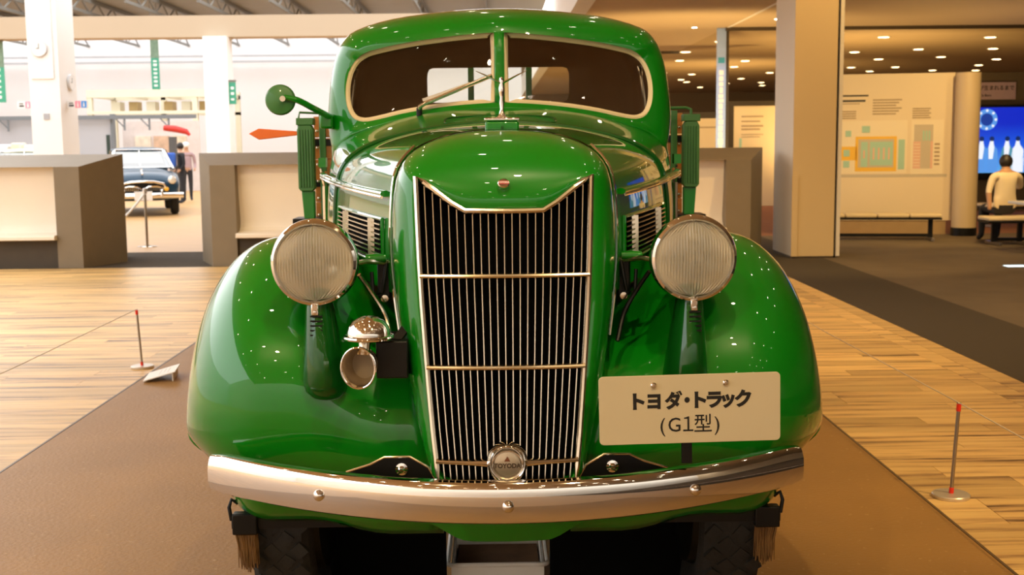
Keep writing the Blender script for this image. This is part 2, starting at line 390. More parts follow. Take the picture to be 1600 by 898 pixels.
# ---- hood from shell edge back to the cowl seam
seam = [(0, 1.692), (.12, 1.688), (.25, 1.674), (.37, 1.652), (.47, 1.623), (.545, 1.583), (.592, 1.53), (.612, 1.45), (.620, 1.33), (.620, 1.19)]
hoodA = [(p[0], p[2] + .004, p[1]) for p in shell_pairs[:10]]
SY = 1.45
def hood_sec(t):
    out = []
    for (x, y, z), (sx, sz) in zip(hoodA, seam):
        b = math.sin(t * math.pi) * .012
        out.append((lerp(x, sx, t) + b * (x > .1), lerp(y, SY, t), lerp(z, sz, t) + b * (z > 1.5)))
    return out
gg = G(); half_mirror([[tuple(q) for q in catmull(hood_sec(k / 12), 3)] for k in range(13)], gg)
hood = tp('hood', gg, GREEN, angle=60)
# thin dark seam between shell and hood, with a bright bead
for s in (-1, 1):
    pts = [(s * (p[0] + .004), p[2] + .004, p[1] + (.004 if p[1] > 1.6 else 0)) for p in shell_pairs[4:11]]
    tp('shell_bead', G().tube(catmull(pts, 4), .0055, 8), CHROME)
# centre hinge line
tp('hood_hinge', G().tube([(0, .62, 1.670), (0, 1.0, 1.692), (0, 1.44, 1.697)], .004, 6), DKGREEN)

def side_pt(s, t, z, out=0.0):
    """point on the hood side: t 0 at the shell, 1 at the cowl"""
    sec = hood_sec(t)
    for a, b in zip(sec, sec[1:]):
        if a[2] >= z >= b[2]:
            k = (a[2] - z) / max(1e-6, a[2] - b[2]); x = lerp(a[0], b[0], k); y = lerp(a[1], b[1], k); break
    else: x, y = sec[-1][0], sec[-1][1]
    return (s * (x + out * .96), y - out * .28, z)
for s in (-1, 1):
    lp = tp('louver_panel', G().grid([[side_pt(s, t, z, .003) for t in (.10, .35, .6, .84)] for z in (1.395, 1.335, 1.275)]), VOID, label='black louver opening with bright slats')
    for k in range(8):
        z = 1.284 + k * .0145
        gs = G()
        for a, b in ((.10, .35), (.35, .6), (.6, .84)): gs.bar(side_pt(s, a, z, .009), side_pt(s, b, z, .009), .010, .0045)
        tp('slat', gs, SATIN, lp, smooth=False)
    for t in (.22, .66):
        tp('louver_post', G().bar(side_pt(s, t, 1.270, .013), side_pt(s, t, 1.398, .013), .020, .007, (0, 1, 0)), SATIN, lp, smooth=False)
    fr = [side_pt(s, t, 1.402, .008) for t in (.09, .35, .6, .85)] + [side_pt(s, t, 1.268, .008) for t in (.85, .6, .35, .09)]
    tp('louver_frame', G().tube(fr, .006, 6, closed=True), GREEN, lp)
    # belt moulding along hood side and cab
    mp_ = [side_pt(s, t, 1.490 - .012 * (1 - t), .012) for t in (.05, .3, .6, .98)] + [(s * .70, 1.75, 1.503), (s * .745, 2.08, 1.505)]
    tp('belt_moulding', G().tube(catmull(mp_, 4), [.016] * 21, 10, flat=.6), GREEN)
    tp('moulding_bead', G().tube(catmull([(p[0] + s * .012, p[1], p[2] - .010) for p in mp_], 4), .0045, 6), CHROME)

# ---- cowl
cabB = [(0, 1.764, 1.84), (.14, 1.760, 1.845), (.28, 1.747, 1.86), (.41, 1.724, 1.885), (.53, 1.69, 1.92), (.62, 1.655, 1.955), (.69, 1.60, 2.0), (.725, 1.46, 2.05), (.735, 1.2, 2.06), (.738, .64, 2.06)]
seamC = seam[:9] + [(.605, .80)]
gg = G(); rows = []
for k in range(11):
    t = k / 10
    rows.append([(lerp(a[0], b[0], sm(t) * .5 + t * .5), lerp(SY + .006, b[2], t), lerp(a[1] - .004, b[1], .45 * t + .55 * t * t)) for a, b in zip(seamC, cabB)])
rows = [[tuple(q) for q in catmull(r, 3)] for r in rows]
half_mirror(rows, gg)
tp('cowl', gg, GREEN, angle=60)
gs = [(-p[0], SY, p[1] + .004) for p in seam[:0:-1]] + [(p[0], SY, p[1] + .004) for p in seam]
gs[0] = (gs[0][0], SY, 1.05); gs[-1] = (gs[-1][0], SY, 1.05)
tp('hood_seam_gasket', G().tube(catmull(gs, 3), .011, 8), DKGREEN)
# cowl vent lid outline
vl = []
def cowl_z(x, y):
    t = (y - SY) / .4; return lerp(1.69 - .13 * x * x, 1.762 - .12 * x * x, .45 * t + .55 * t * t)
for k in range(40):
    a = 2 * math.pi * k / 40; x = .215 * math.copysign(abs(math.cos(a)) ** .35, math.cos(a)); y = 1.64 + .085 * math.copysign(abs(math.sin(a)) ** .5, math.sin(a))
    vl.append((x, y, cowl_z(x, y) + .001))
tp('vent_lid_edge', G().tube(vl, .0035, 6, closed=True), DKGREEN)

# ---- cab
def py_(x, z): return 1.865 + .13 * (x / .63) ** 1.5 + (z - 1.78) * .20
cab_pairs = [(.02, 1.764, 1.84, .02, 1.786), (.14, 1.760, 1.845, .15, 1.779), (.28, 1.747, 1.86, .28, 1.766), (.41, 1.724, 1.885, .40, 1.747), (.53, 1.69, 1.92, .495, 1.726), (.62, 1.655, 1.955, .562, 1.717),
    (.69, 1.60, 2.0, .608, 1.735), (.726, 1.70, 2.10, .632, 1.785), (.724, 1.80, 2.12, .637, 1.85), (.712, 1.90, 2.13, .625, 1.915), (.692, 1.99, 2.14, .598, 1.965), (.657, 2.058, 2.15, .555, 1.996),
    (.60, 2.105, 2.16, .50, 2.012), (.45, 2.150, 2.17, .38, 2.034), (.25, 2.176, 2.17, .22, 2.053), (.10, 2.186, 2.17, .10, 2.063), (.02, 2.188, 2.17, .02, 2.067)]
ND = 3
def dens(P, n):
    a = catmull([p[:3] for p in P], n); b = catmull([(p[3], p[4], 0) for p in P], n)
    return [(u.x, u.y, u.z, max(.02, v.x), v.y) for u, v in zip(a, b)]
cab_pairs = dens(cab_pairs, ND)
gg = G()
def cab_ring(k, n):
    a = k / n * math.pi / 2; fi, fd = 1 - math.cos(a), math.sin(a); out = []
    for i, (ox, oz, oy, ix, iz) in enumerate(cab_pairs):
        iy = py_(ix, iz) - (.03 if iz > 1.98 else .012)
        x = lerp(ox, ix, fi)
        out.append((x, lerp(oy, iy, lerp(k / n, fd, sm((i / ND - 5) / 1.5))), lerp(oz, iz, lerp(k / n, fi, sm((i / ND - 5) / 1.5)))))
    return out
rows = [cab_ring(k, 8) for k in range(9)]
rows.append([(ix * .99 + .003, py_(ix, iz) + .02, lerp(iz, 1.89, .02)) for _, _, _, ix, iz in cab_pairs])
half_mirror(rows, gg)
for i_ in (0, len(cab_pairs) - 1):
    gg.grid([[r[i_], (-r[i_][0], r[i_][1], r[i_][2])] for r in rows])
pil = [rows[8][0]] + [(.02, py_(.02, z) - .012 - .012 * (z > 1.95), z) for z in (1.85, 1.93, 2.0)] + [rows[8][-1]]
gg.grid([[p, (0, p[1] - .008, p[2]), (-p[0], p[1], p[2])] for p in pil])
for s in (1, -1): gg.grid([[(s * p[0], p[1], p[2]), (s * p[0], p[1] + .03, p[2])] for p in pil])
# sides, roof
sec0 = [(.738, .64, 2.06), (.738, .95, 2.06), (.735, 1.2, 2.06), (.725, 1.46, 2.05)] + [(p[0], p[1], p[2]) for p in cab_pairs[6 * ND:-1]] + [(0, 2.188, 2.17)]
JW0, JW1 = 4 + ND, 4 + 4 * ND
def cabsec(y, grow, rz=0):
    return [((x if x < .05 else x + grow + (max(0, .728 - x) if z < 1.75 else 0)), y, z + (rz if z > 1.9 else 0)) for x, z, _ in sec0]
rows = [[(x, y, z) for x, z, y in sec0], cabsec(2.24, .008, .004), cabsec(2.36, .012, .008), cabsec(2.65, .014, .012), cabsec(2.96, .012, .008), cabsec(3.08, .004, 0)]
rear0 = [(p[0] * .985, 3.13, lerp(p[2], 1.5, .012)) for p in rows[-1]]; rows.append(rear0)
rear1 = [(p[0] * .955, 3.155, lerp(p[2], 1.5, .04)) for p in rows[-2]]; rows.append(rear1)
for s in (1, -1):
    for i in range(len(rows) - 1):
        for j in range(len(sec0) - 1):
            if i in (2, 3) and JW0 <= j < JW1: continue      # door window opening
            q = [rows[i][j], rows[i][j + 1], rows[i + 1][j + 1], rows[i + 1][j]]
            gg.add([(s * p[0], p[1], p[2]) for p in q], [(0, 1, 2, 3) if s > 0 else (3, 2, 1, 0)])
rw = [(0, 1.825), (.20, 1.825), (.33, 1.825), (.355, 1.832), (.366, 1.85), (.37, 1.88), (.37, 1.91), (.37, 1.94), (.37, 1.965), (.366, 1.99), (.355, 2.008), (.33, 2.015), (.25, 2.015), (.16, 2.015), (.08, 2.015), (0, 2.015)]
ro = [(0, 3.155, rear1[0][2])] + rear1
def resample(P, n):
    P = [Vector(p) for p in P]; L_ = [0]
    for a, b in zip(P, P[1:]): L_.append(L_[-1] + (b - a).length)
    out = []
    for k in range(n):
        d = L_[-1] * k / (n - 1); i = max(j for j in range(len(L_)) if L_[j] <= d + 1e-9); i = min(i, len(P) - 2)
        out.append(tuple(P[i].lerp(P[i + 1], (d - L_[i]) / max(1e-9, L_[i + 1] - L_[i]))))
    return out
rw = resample(rw, len(ro))
for s in (1, -1):
    rr = [[(s * p[0], p[1], p[2]) for p in ro], [(s * lerp(p[0], q[0], .5), 3.16, lerp(p[2], q[1], .5)) for p, q in zip(ro, rw)], [(s * q[0], 3.16, q[1]) for q in rw]]
    gg.grid(rr, flip=(s < 0))
cab = tp('cab', gg, [GREEN, INTERIOR], solid=.014, matoff=1, angle=50)
for s in (-1, 1):
    loop = [(s * (ix * .993 + .002), py_(ix, iz) + .008, lerp(iz, 1.89, .012)) for _, _, _, ix, iz in cab_pairs]
    wsf = tp('windscreen_frame', G().tube(loop, .0155, 8, closed=True, caps=False), CREAM, label='cream rubber windscreen frame')
    gp = G(); c = (s * .32, py_(.32, 1.89) + .008, 1.89); lp_ = [(p[0], p[1] + .004, p[2]) for p in loop]
    gp.add([c] + lp_, [(0, i + 1, (i + 1) % len(lp_) + 1) for i in range(len(lp_))])
    tp('pane', gp, WSGLASS, wsf)
    dw = [(s * (rows[i][j][0] - .008), rows[i][j][1], rows[i][j][2]) for i, j in [(2, JW0), (3, JW0)] + [(4, j) for j in range(JW0, JW1 + 1)] + [(3, JW1)] + [(2, j) for j in range(JW1, JW0, -1)]]
    tp('door_window', G().cap(dw), GLASS)
    tp('door_window_frame', G().tube(dw, .010, 6, closed=True), SATIN)
rl = [(q[0], 3.165, q[1]) for q in rw] + [(-q[0], 3.165, q[1]) for q in rw[-2:0:-1]]
tp('rear_window', G().cap(rl), GLASS); tp('rear_window_frame', G().tube(rl, .009, 6, closed=True), INTERIOR)
tp('seat', G().bx(-.62, .62, 2.72, 3.02, 1.05, 1.70).bx(-.62, .62, 2.35, 2.75, .95, 1.16), SEATBR, bevel=.05, seg=4)
tp('dashboard', G().bx(-.64, .64, 2.02, 2.16, 1.35, 1.66), INTERIOR, bevel=.03)
tp('cab_floor', G().bx(-.70, .70, 1.95, 3.12, .64, .70), INTERIOR)
tp('steering_wheel', G().tube([(-.34 + .2 * math.cos(a), 2.30 + .2 * math.sin(a) * .55, 1.55 + .2 * math.sin(a) * .83 - .1) for a in [k * math.pi / 16 for k in range(32)]], .012, 8, closed=True).bar((-.53, 2.3, 1.45), (-.15, 2.3, 1.45), .02, .012).tube([(-.34, 2.3, 1.45), (-.34, 2.05, 1.2)], .018), BLACK)
# wiper
wp = tp('wiper', G().tube([(-.325, 1.86, 1.760), (-.322, 1.845, 1.772), (-.30, 1.840, 1.785), (-.03, 1.840, 1.893)], .0085, 8), SATIN, label='thin metal windscreen wiper')
tp('wiper_blade', G().bar((-.31, 1.848, 1.798), (-.12, 1.848, 1.862), .013, .012), SATIN, wp)
tp('wiper_pivot', G().lathe([(.012, -.02), (.012, .012), (.006, .018), (0, .018)], (-.325, 1.86, 1.755), 'z', 12), BLACK, wp)
# mirror (viewer's left)
mr = tp('door_mirror', G().lathe([(0, -.022), (.03, -.019), (.055, -.010), (.061, 0), (.058, .010), (0, .012)], (-.872, 1.80, 1.803), 'y', 32), OLIVE, label='round green door mirror seen from behind')
tp('mirror_arm', G().tube(catmull([(-.852, 1.775, 1.812), (-.80, 1.78, 1.80), (-.735, 1.85, 1.762), (-.705, 1.98, 1.74)], 5), [.011] * 4 + [.013] * 12, 10), GREEN, mr)
tp('mirror_nut', G().lathe([(.012, -.03), (.012, 0), (0, 0)], (-.856, 1.785, 1.806), 'y', 8), SATIN, mr)
tp('mirror_bracket', G().bx(-.745, -.69, 1.97, 2.06, 1.69, 1.75), GREEN, mr, bevel=.01)

# ---- grille
gb = G(); zz = [1.55, 1.43, 1.31, 1.19, 1.07, .95, .84, .755, .70]
def gw(z):
    P = [(p[4], p[3]) for p in shell_pairs[6:15]]
    for (z0, x0), (z1, x1) in zip(P, P[1:]):
        if z0 >= z >= z1: return lerp(x0, x1, (z0 - z) / (z0 - z1))
    return P[0][1] if z > 1.5 else P[-1][1]
def ztop(x):
    x = abs(x)
    P = [(0, 1.437), (.108, 1.438), (.145, 1.460), (.19, 1.494), (.222, 1.518), (.244, 1.532)]
    for (a, za), (b, zb) in zip(P, P[1:]):
        if a <= x <= b: return lerp(za, zb, (x - a) / (b - a))
    return 1.532
gb.grid([[(u * gw(z) * 1.0, gy(u * gw(z), z) + .030, z) for u in (-1, -.5, 0, .5, 1)] for z in zz])
grille = tp('grille', gb, VOID, label='tall chrome grille of thin vertical bars with black core')
NB = 21
for k in range(NB):
    u = -1 + 2 * (k + 1) / (NB + 1)
    xt = u * gw(1.50); zt = ztop(xt); zs = [zt + .004, lerp(zt, 1.0, .5), 1.0, .85, .705]
    pts = [(u * gw(z), gy(u * gw(z), z) + .008, z) for z in zs]
    tp('grille_bar', G().tube(pts, .0028, 6, flat=1.8), SATIN, grille)
border = [(p[3], gy(p[3], p[4]) - .001, p[4]) for p in shell_pairs]
full = border[:15] + [(-p[0], p[1], p[2]) for p in border[14:0:-1]]
tp('grille_surround', G().tube(full, .0085, 8, closed=True), SATIN, grille)
for z in (1.262, 1.018):
    w_ = gw(z)
    tp('cross_bar', G().tube([(u * w_, gy(u * w_, z) - .004, z) for u in [k / 8 - 1 for k in range(17)]], .0105, 10, flat=.75), SATIN, grille)
z = .772; w_ = gw(z)
for s in (-1, 1):
    tp('badge_bar', G().tube([(s * u * w_, gy(u * w_, z) - .006, z - .004 * (1 - u)) for u in (.26, .5, .75, 1)], [.016, .011, .010, .009], 10, flat=.8), CHROME, grille)
bd = tp('grille_badge', G().lathe([(.038, -.006), (.041, -.016), (.047, -.022), (.054, -.012), (.055, .012), (0, .012)], (0, gy(0, .772) - .012, .772), 'y', 40), CHROME, grille)
# deeper level is not allowed, so medallion and letters hang on the grille too
yb = gy(0, .772) - .012
tp('badge_medallion', G().lathe([(0, -.0165), (.022, -.0155), (.034, -.012), (.039, -.004), (.039, .004)], (0, yb, .772), 'y', 36, caps=False), mat('brushed_badge', (.66, .57, .44), .42, .9), grille)
tx = text_g('TOYODA', .0168, .0007); tx.xf(Matrix.Translation((0, yb - .0178, .766)) @ Matrix.Rotation(R(90), 4, 'X'))
tp('badge_lettering', tx, mat('dark_enamel_letters', (.10, .07, .045), .4, .6), grille, smooth=False, recalc=False)
tp('badge_crest', G().extrude([(-.008, .779), (.008, .779), (0, .792)], yb - .020, yb - .014), mat('brown_enamel', (.16, .05, .02), .4), grille)
tp('badge_ring', G().tube([(.041 * math.cos(a), yb - .014 - .004 * math.sin(a) * 0, .765 + .041 * math.sin(a)) for a in [k * math.pi / 20 for k in range(40)]], .0025, 6, closed=True), CHROME, grille)
# small oval nose emblem
ye = .283; ze = 1.512
EMM = Matrix.Translation((0, ye, ze)) @ Matrix.Rotation(R(-25), 4, 'X')
em_ = tp('nose_emblem', G().lathe([(0, -.006), (.014, -.006), (.0165, -.003), (.0165, .02)], (0, 0, 0), 'y', 28, caps=False, sy=.85).xf(EMM), CHROME, label='small oval red and silver nose emblem')
tp('emblem_band', G().bx(-.0145, .0145, -.0085, -.006, -.0045, .0045).xf(EMM), mat('red_enamel', (.45, .03, .02), .3), em_, smooth=False)
tx = text_g('TOYODA', .0075, .0002); tx.xf(EMM @ Matrix.Translation((0, -.009, 0)) @ Matrix.Rotation(R(90), 4, 'X')); tp('emblem_lettering', tx, WHITE, em_, smooth=False, recalc=False)

# ---- radiator cap and winged ornament
cp = tp('radiator_cap', G().extrude([(-.052, .665), (.052, .665), (.052, .735), (-.052, .735)], 1.645, 1.690, 'z'), GREEN, bevel=.008, seg=3)
tp('cap_top', G().extrude([(-.054, .662), (.054, .662), (.054, .738), (-.054, .738)], 1.690, 1.700, 'z'), CHROME, cp, bevel=.003)
om = tp('hood_ornament', G().lathe([(.018, 1.700), (.010, 1.708), (.0055, 1.725), (.0075, 1.745), (.0055, 1.76), (.008, 1.775), (.0095, 1.79), (.006, 1.803), (.008, 1.812), (.005, 1.822), (0, 1.824)], (0, .70, 0), 'z', 14), CHROME, label='chrome winged figure ornament on radiator cap')
for s in (-1, 1):
    tp('wing', G().tube([(s * .004, .70, 1.806), (s * .022, .70, 1.815), (s * .05, .705, 1.830), (s * .078, .712, 1.843)], [.006, .005, .0038, .0014], 8, flat=.6), CHROME, om)

# ---- front fenders
CR = [(.49, .500), (.425, .545), (.37, .66), (.338, .76), (.332, .86), (.352, .97), (.40, 1.07), (.475, 1.165), (.57, 1.245), (.68, 1.303), (.80, 1.333), (.95, 1.318), (1.11, 1.25), (1.26, 1.13), (1.40, .97), (1.53, .81), (1.70, .69), (1.95, .635)]
IN = [(.455, .465), (.39, .53), (.345, .66), (.335, .75), (.35, .84), (.40, .925), (.48, .99), (.58, 1.04), (.69, 1.085), (.82, 1.12), (.95, 1.15), (1.08, 1.17), (1.20, 1.18), (1.32, 1.17), (1.42, 1.12), (1.46, .95), (1.47, .80), (1.48, .66)]
CRs = catmull([(a, b, 0) for a, b in CR], 3); INs = catmull([(a, b, 0) for a, b in IN], 3)
AY, AZ, XC, WO = .88, .62, .70, .286
def fender_surface(x, u):
    """inner/front skin point for lateral x at profile index u (float)"""
    i = min(len(CRs) - 2, int(u)); f = u - i
    c = CRs[i].lerp(CRs[i + 1], f); n = INs[i].lerp(INs[i + 1], f)
    k = sm((.60 - x) / .26); return lerp(c.x, n.x, k), lerp(c.y, n.y, k)
def fender(s):
    rows = []
    for i in range(len(CRs)):
        c, n = CRs[i], INs[i]; row = []
        zi = n.y; xin = .205 + (zi - .70) * .185 if zi < 1.2 else .30
        xin = max(.19, xin) + max(0, (n.x - .6)) * .22
        for k in range(11):
            x = lerp(xin, XC, k / 10); y, z = fender_surface(x, i); row.append((s * x, y, z))
        wz = WO * (1 - .42 * (1 - sm((c.y - .56) / .34)))
        if i > 40: wz = WO * (1 - .15 * (i - 40) / 12)
        for k in range(1, 15):
            a = k / 14 * math.pi / 2; sh = 1 - .60 * (1 - math.cos(a))
            row.append((s * (XC + wz * math.sin(a)), AY + (c.x - AY) * sh, AZ + (c.y - AZ) * sh))
        rows.append(row)
    return G().grid(rows, flip=(s < 0)), rows
for s in (-1, 1):
    fg, fr_rows = fender(s)
    fe = tp('front_fender', fg, GREEN, solid=.008, angle=60)
    tp('fender_lip', G().tube([r[-1] for r in fr_rows], .009, 8), GREEN, fe)
    tp('fender_welt', G().tube([Vector(fr_rows[i][0]) + Vector((s * .004, -.006, .004)) for i in range(3, 26)], .0075, 8), SATIN, fe)
    tp('running_board', G().bx(min(s * .70, s * .98), max(s * .70, s * .98), 1.80, 3.1, .60, .635), BLACK, bevel=.008)
# splash apron behind bumper
ap = []
for k in range(25):
    x = -.30 + .60 * k / 24; yy = .30 + .05 * (x / .30) ** 2; zl = .05 * sm((abs(x) - .11) / .13)
    ap.append([(x, yy + .03, .70), (x, yy, .62), (x, yy + .005, .54 + zl), (x, yy + .03, .485 + zl), (x, yy + .10, .465 + zl)])
tp('front_apron', G().grid(ap), GREEN, solid=.006)

# ---- bumper
def bump_pt(x): return .30 * (abs(x) / .835) ** 2.0
prof = [(.0, -.0565), (-.014, -.0545), (-.0215, -.050), (-.0242, -.030), (-.025, -.005), (-.0240, .018), (-.0218, .030), (-.0190, .040), (-.0150, .050), (-.010, .0545), (.0, .0565), (.016, .0555), (.018, .050), (.004, .044), (-.008, .030), (-.014, 0), (-.008, -.034), (.006, -.046), (.008, -.0555)]
rows = []
for k in range(61):
    x = -.835 + 1.67 * k / 60; d = 2 * .30 * x / .835 ** 2; nrm = Vector((d, -1)).normalized()
    e = abs(x) / .835; shr = 1 - .12 * max(0, (e - .93) / .07) ** 2
    z0 = .690 + .012 * e * e
    rows.append([(x - nrm.x * p * 1.0, bump_pt(x) + .025 - nrm.y * p, z0 + q * shr) for p, q in prof])
gg = G().grid(rows, cu=True); gg.cap(rows[0]); gg.cap(rows[-1])
bumper = tp('bumper', gg, CHROME, label='wide curved chrome front bumper', angle=30)
for x in (-.505, 0, .505):
    d = 2 * .30 * x / .835 ** 2; a = math.atan(d)
    b_ = G().lathe([(.0155, .0), (.0155, -.006), (.012, -.011), (.006, -.0145), (0, -.0155)], (0, 0, 0), 'y', 20)
    b_.xf(Matrix.Translation((x, bump_pt(x) - .001, .686 + .005 * (x != 0))) @ Matrix.Rotation(a, 4, 'Z'))
    tp('bumper_bolt', b_, CHROME, bumper)
for s in (-1, 1):
    pl = [(s * .19, .70), (s * .215, .745), (s * .265, .775), (s * .335, .775), (s * .375, .755), (s * .44, .735), (s * .44, .70)]
    bk = tp('bumper_bracket', G().extrude(pl, .175, .19), BLACK, bevel=.002)
    tp('bracket_edge', G().tube([(p[0], .177, p[1]) for p in pl[0:6]], .0035, 6), SATIN, bk)
    tp('bracket_bolt', G().lathe([(.017, .004), (.017, -.004), (.010, -.006), (.010, -.014), (.006, -.019), (0, -.020)], (s * .288, .174, .742), 'y', 16), CHROME, bk)
    tp('frame_horn', G().bx(min(s * .25, s * .33), max(s * .25, s * .33), .50, 6.4, .52, .64), BLACK)

# ---- headlamps
def headlamp(s):
    hx, hy, hz = s * .534, .335, 1.294
    h = tp('headlamp', G().lathe([(.118, .0), (.121, .02), (.116, .06), (.100, .105), (.070, .145), (.035, .165), (0, .172)], (hx, hy, hz), 'y', 48, caps=False), GREEN, label='green headlamp bowl with chrome rim and fluted lens')
    tp('rim', G().lathe([(.106, .004), (.107, -.010), (.112, -.016), (.119, -.012), (.123, .0), (.124, .014), (.120, .020)], (hx, hy, hz), 'y', 64, caps=False), CHROME, h)
    tp('reflector', G().lathe([(.108, .0), (.098, .030), (.078, .058), (.05, .078), (.022, .088), (0, .09)], (hx, hy, hz), 'y', 48, caps=False), REFL, h)
    gl = G(); n = 190; rows = []
    for i in range(25):
        v = -1 + 2 * i / 24; row = []
        hw = math.sqrt(max(0, 1 - v * v)) * .1075
        for j in range(n + 1):
            u = -1 + 2 * j / n; x = u * hw; r2 = (x * x + (v * .1075) ** 2) / .1075 ** 2
            fl = .0046 * abs(math.sin(math.pi * x / .0082)) if abs(v) < .97 else 0
            row.append((hx + x, hy - .004 - .020 * (1 - r2) - fl, hz + v * .1075))
        rows.append(row)
    gl.grid(rows); tp('lens', gl, LENS, h, recalc=False, angle=80)
    tp('bulb', G().lathe([(0, -.016), (.010, -.013), (.016, -.004), (.017, .006), (.011, .022), (.011, .06)], (hx + .004, hy + .018, hz), 'y', 20, caps=False), mat('bulb_glass', (.5, .42, .3), .15, .6), h)
    tp('bulb_shade', G().lathe([(.026, .0), (.028, .012), (.024, .02)], (hx + .004, hy + .02, hz), 'y', 20, caps=False), mat('bulb_shade_metal', (.05, .035, .02), .3, .6), h)
    tp('lens_crest', G().lathe([(0, -.004), (.020, -.003), (.024, 0)], (hx, hy - .014, hz + .062), 'y', 20, caps=False, sy=.45), LENS, h)
    tp('clip', G().bx(hx - .011, hx + .011, hy - .018, hy - .004, hz - .148, hz - .114), CHROME, h, bevel=.004)
    tp('clip_screw', G().lathe([(.006, 0), (.005, -.005), (0, -.006)], (hx, hy - .018, hz - .138), 'y', 10), CHROME, h)
    # streamlined pedestal, flaring down onto the fender
    pr = []
    for (z, w_, d_, y_) in ((1.225, .030, .045, .40), (1.19, .036, .054, .395), (1.15, .042, .064, .39), (1.10, .048, .074, .385), (1.05, .054, .084, .38), (1.0, .060, .088, .375), (.955, .064, .086, .372), (.925, .060, .076, .374), (.905, .046, .055, .38), (.895, .02, .03, .385)):
        pr.append([(hx - s * .018 * (1.225 - z) / .3 + w_ * math.cos(a), y_ + d_ * math.sin(a), z) for a in [2 * math.pi * k / 28 for k in range(28)]])
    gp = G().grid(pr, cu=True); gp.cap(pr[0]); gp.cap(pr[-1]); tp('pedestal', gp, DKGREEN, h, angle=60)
    for k in range(5):
        tp('pedestal_slot', G().bx(hx - .014, hx + .020, .320 - .002 * k, .335 - .002 * k, 1.142 - .013 * k, 1.146 - .013 * k), BLACK, h)
    return h
for s in (-1, 1):
    headlamp(s)
    # black steady brackets, rod and cable between hood and lamp
    sb = tp('hood_catch', G().bx(min(s * .335, s * .375), max(s * .335, s * .375), .50, .54, 1.17, 1.285), BLACK, bevel=.006)
    tp('catch_loop', G().tube([(s * .345, .49, 1.28), (s * .35, .47, 1.24), (s * .36, .475, 1.19), (s * .385, .48, 1.18), (s * .39, .49, 1.25)], .006, 8), BLACK, sb)
    tp('catch_handle', G().lathe([(.011, -.03), (.014, 0), (.011, .03)], (s * .375, .48, 1.292), 'x', 12), GREEN, sb)
    tp('catch_bolt', G().lathe([(.011, 0), (.011, -.012), (0, -.014)], (s * .352, .49, 1.172), 'y', 10), SATIN, sb)
    tp('lamp_stay', G().tube([(s * .33, .50, 1.275), (s * .40, .46, 1.285), (s * .44, .43, 1.28)], .008, 8), SATIN, sb)
    tp('lamp_cable', G().tube(catmull([(s * .42, .42, 1.25), (s * .39, .44, 1.20), (s * .35, .44, 1.13), (s * .325, .40, 1.05)], 5), .007, 8), SATIN if s < 0 else BLACK, sb)

# ---- horn on the viewer's left
hn = tp('horn', G().lathe([(.060, .0), (.060, .012), (.059, .022), (.054, .036), (.044, .049), (.028, .059), (.012, .063), (0, .064)], (-.372, .20, 1.098), 'z', 40), CHROME, label='chrome electric horn with domed top beside headlamp')
tp('dome_ring', G().tube([(-.372 + .064 * math.cos(a), .20 + .064 * math.sin(a), 1.104) for a in [k * math.pi / 20 for k in range(40)]], .006, 8, closed=True), CHROME, hn)
tp('horn_neck', G().tube([(-.383, .20, 1.10), (-.384, .195, 1.075), (-.386, .19, 1.055)], [.017, .016, .018], 16), SATIN, hn)
gt = G().lathe([(.047, -.060), (.0445, -.056), (.041, -.045), (.037, -.01), (.036, .012), (.030, .016), (0, .017)], (0, 0, 0), 'y', 36, caps=False, sy=1.18)
gt.lathe([(.049, -.060), (.049, -.053), (.042, -.035), (.033, .0), (.028, .04)], (0, 0, 0), 'y', 36, caps=False, sy=1.18)
gt.xf(Matrix.Translation((-.386, .205, 1.028)) @ Matrix.Rotation(R(-10), 4, 'Z')); tp('horn_trumpet', gt, SATIN, hn)
gm = G().lathe([(.037, .0), (.02, -.004), (0, -.005)], (0, 0, 0), 'y', 30, caps=False, sy=1.18); gm.xf(Matrix.Translation((-.386, .205, 1.028)) @ Matrix.Rotation(R(-10), 4, 'Z')); tp('trumpet_membrane', gm, mat('dull_brown_metal', (.22, .17, .11), .6), hn)
gr = G().tube([(.047 * math.cos(a), -.059, .0555 * math.sin(a)) for a in [k * math.pi / 20 for k in range(40)]], .0035, 8, closed=True); gr.xf(Matrix.Translation((-.386, .205, 1.028)) @ Matrix.Rotation(R(-10), 4, 'Z')); tp('trumpet_rim', gr, CHROME, hn)
tp('horn_bracket', G().bx(-.355, -.268, .215, .40, .985, 1.088), BLACK, hn, bevel=.004)
tp('horn_strap', G().bar((-.30, .24, 1.088), (-.262, .33, 1.13), .03, .006), BLACK, hn)

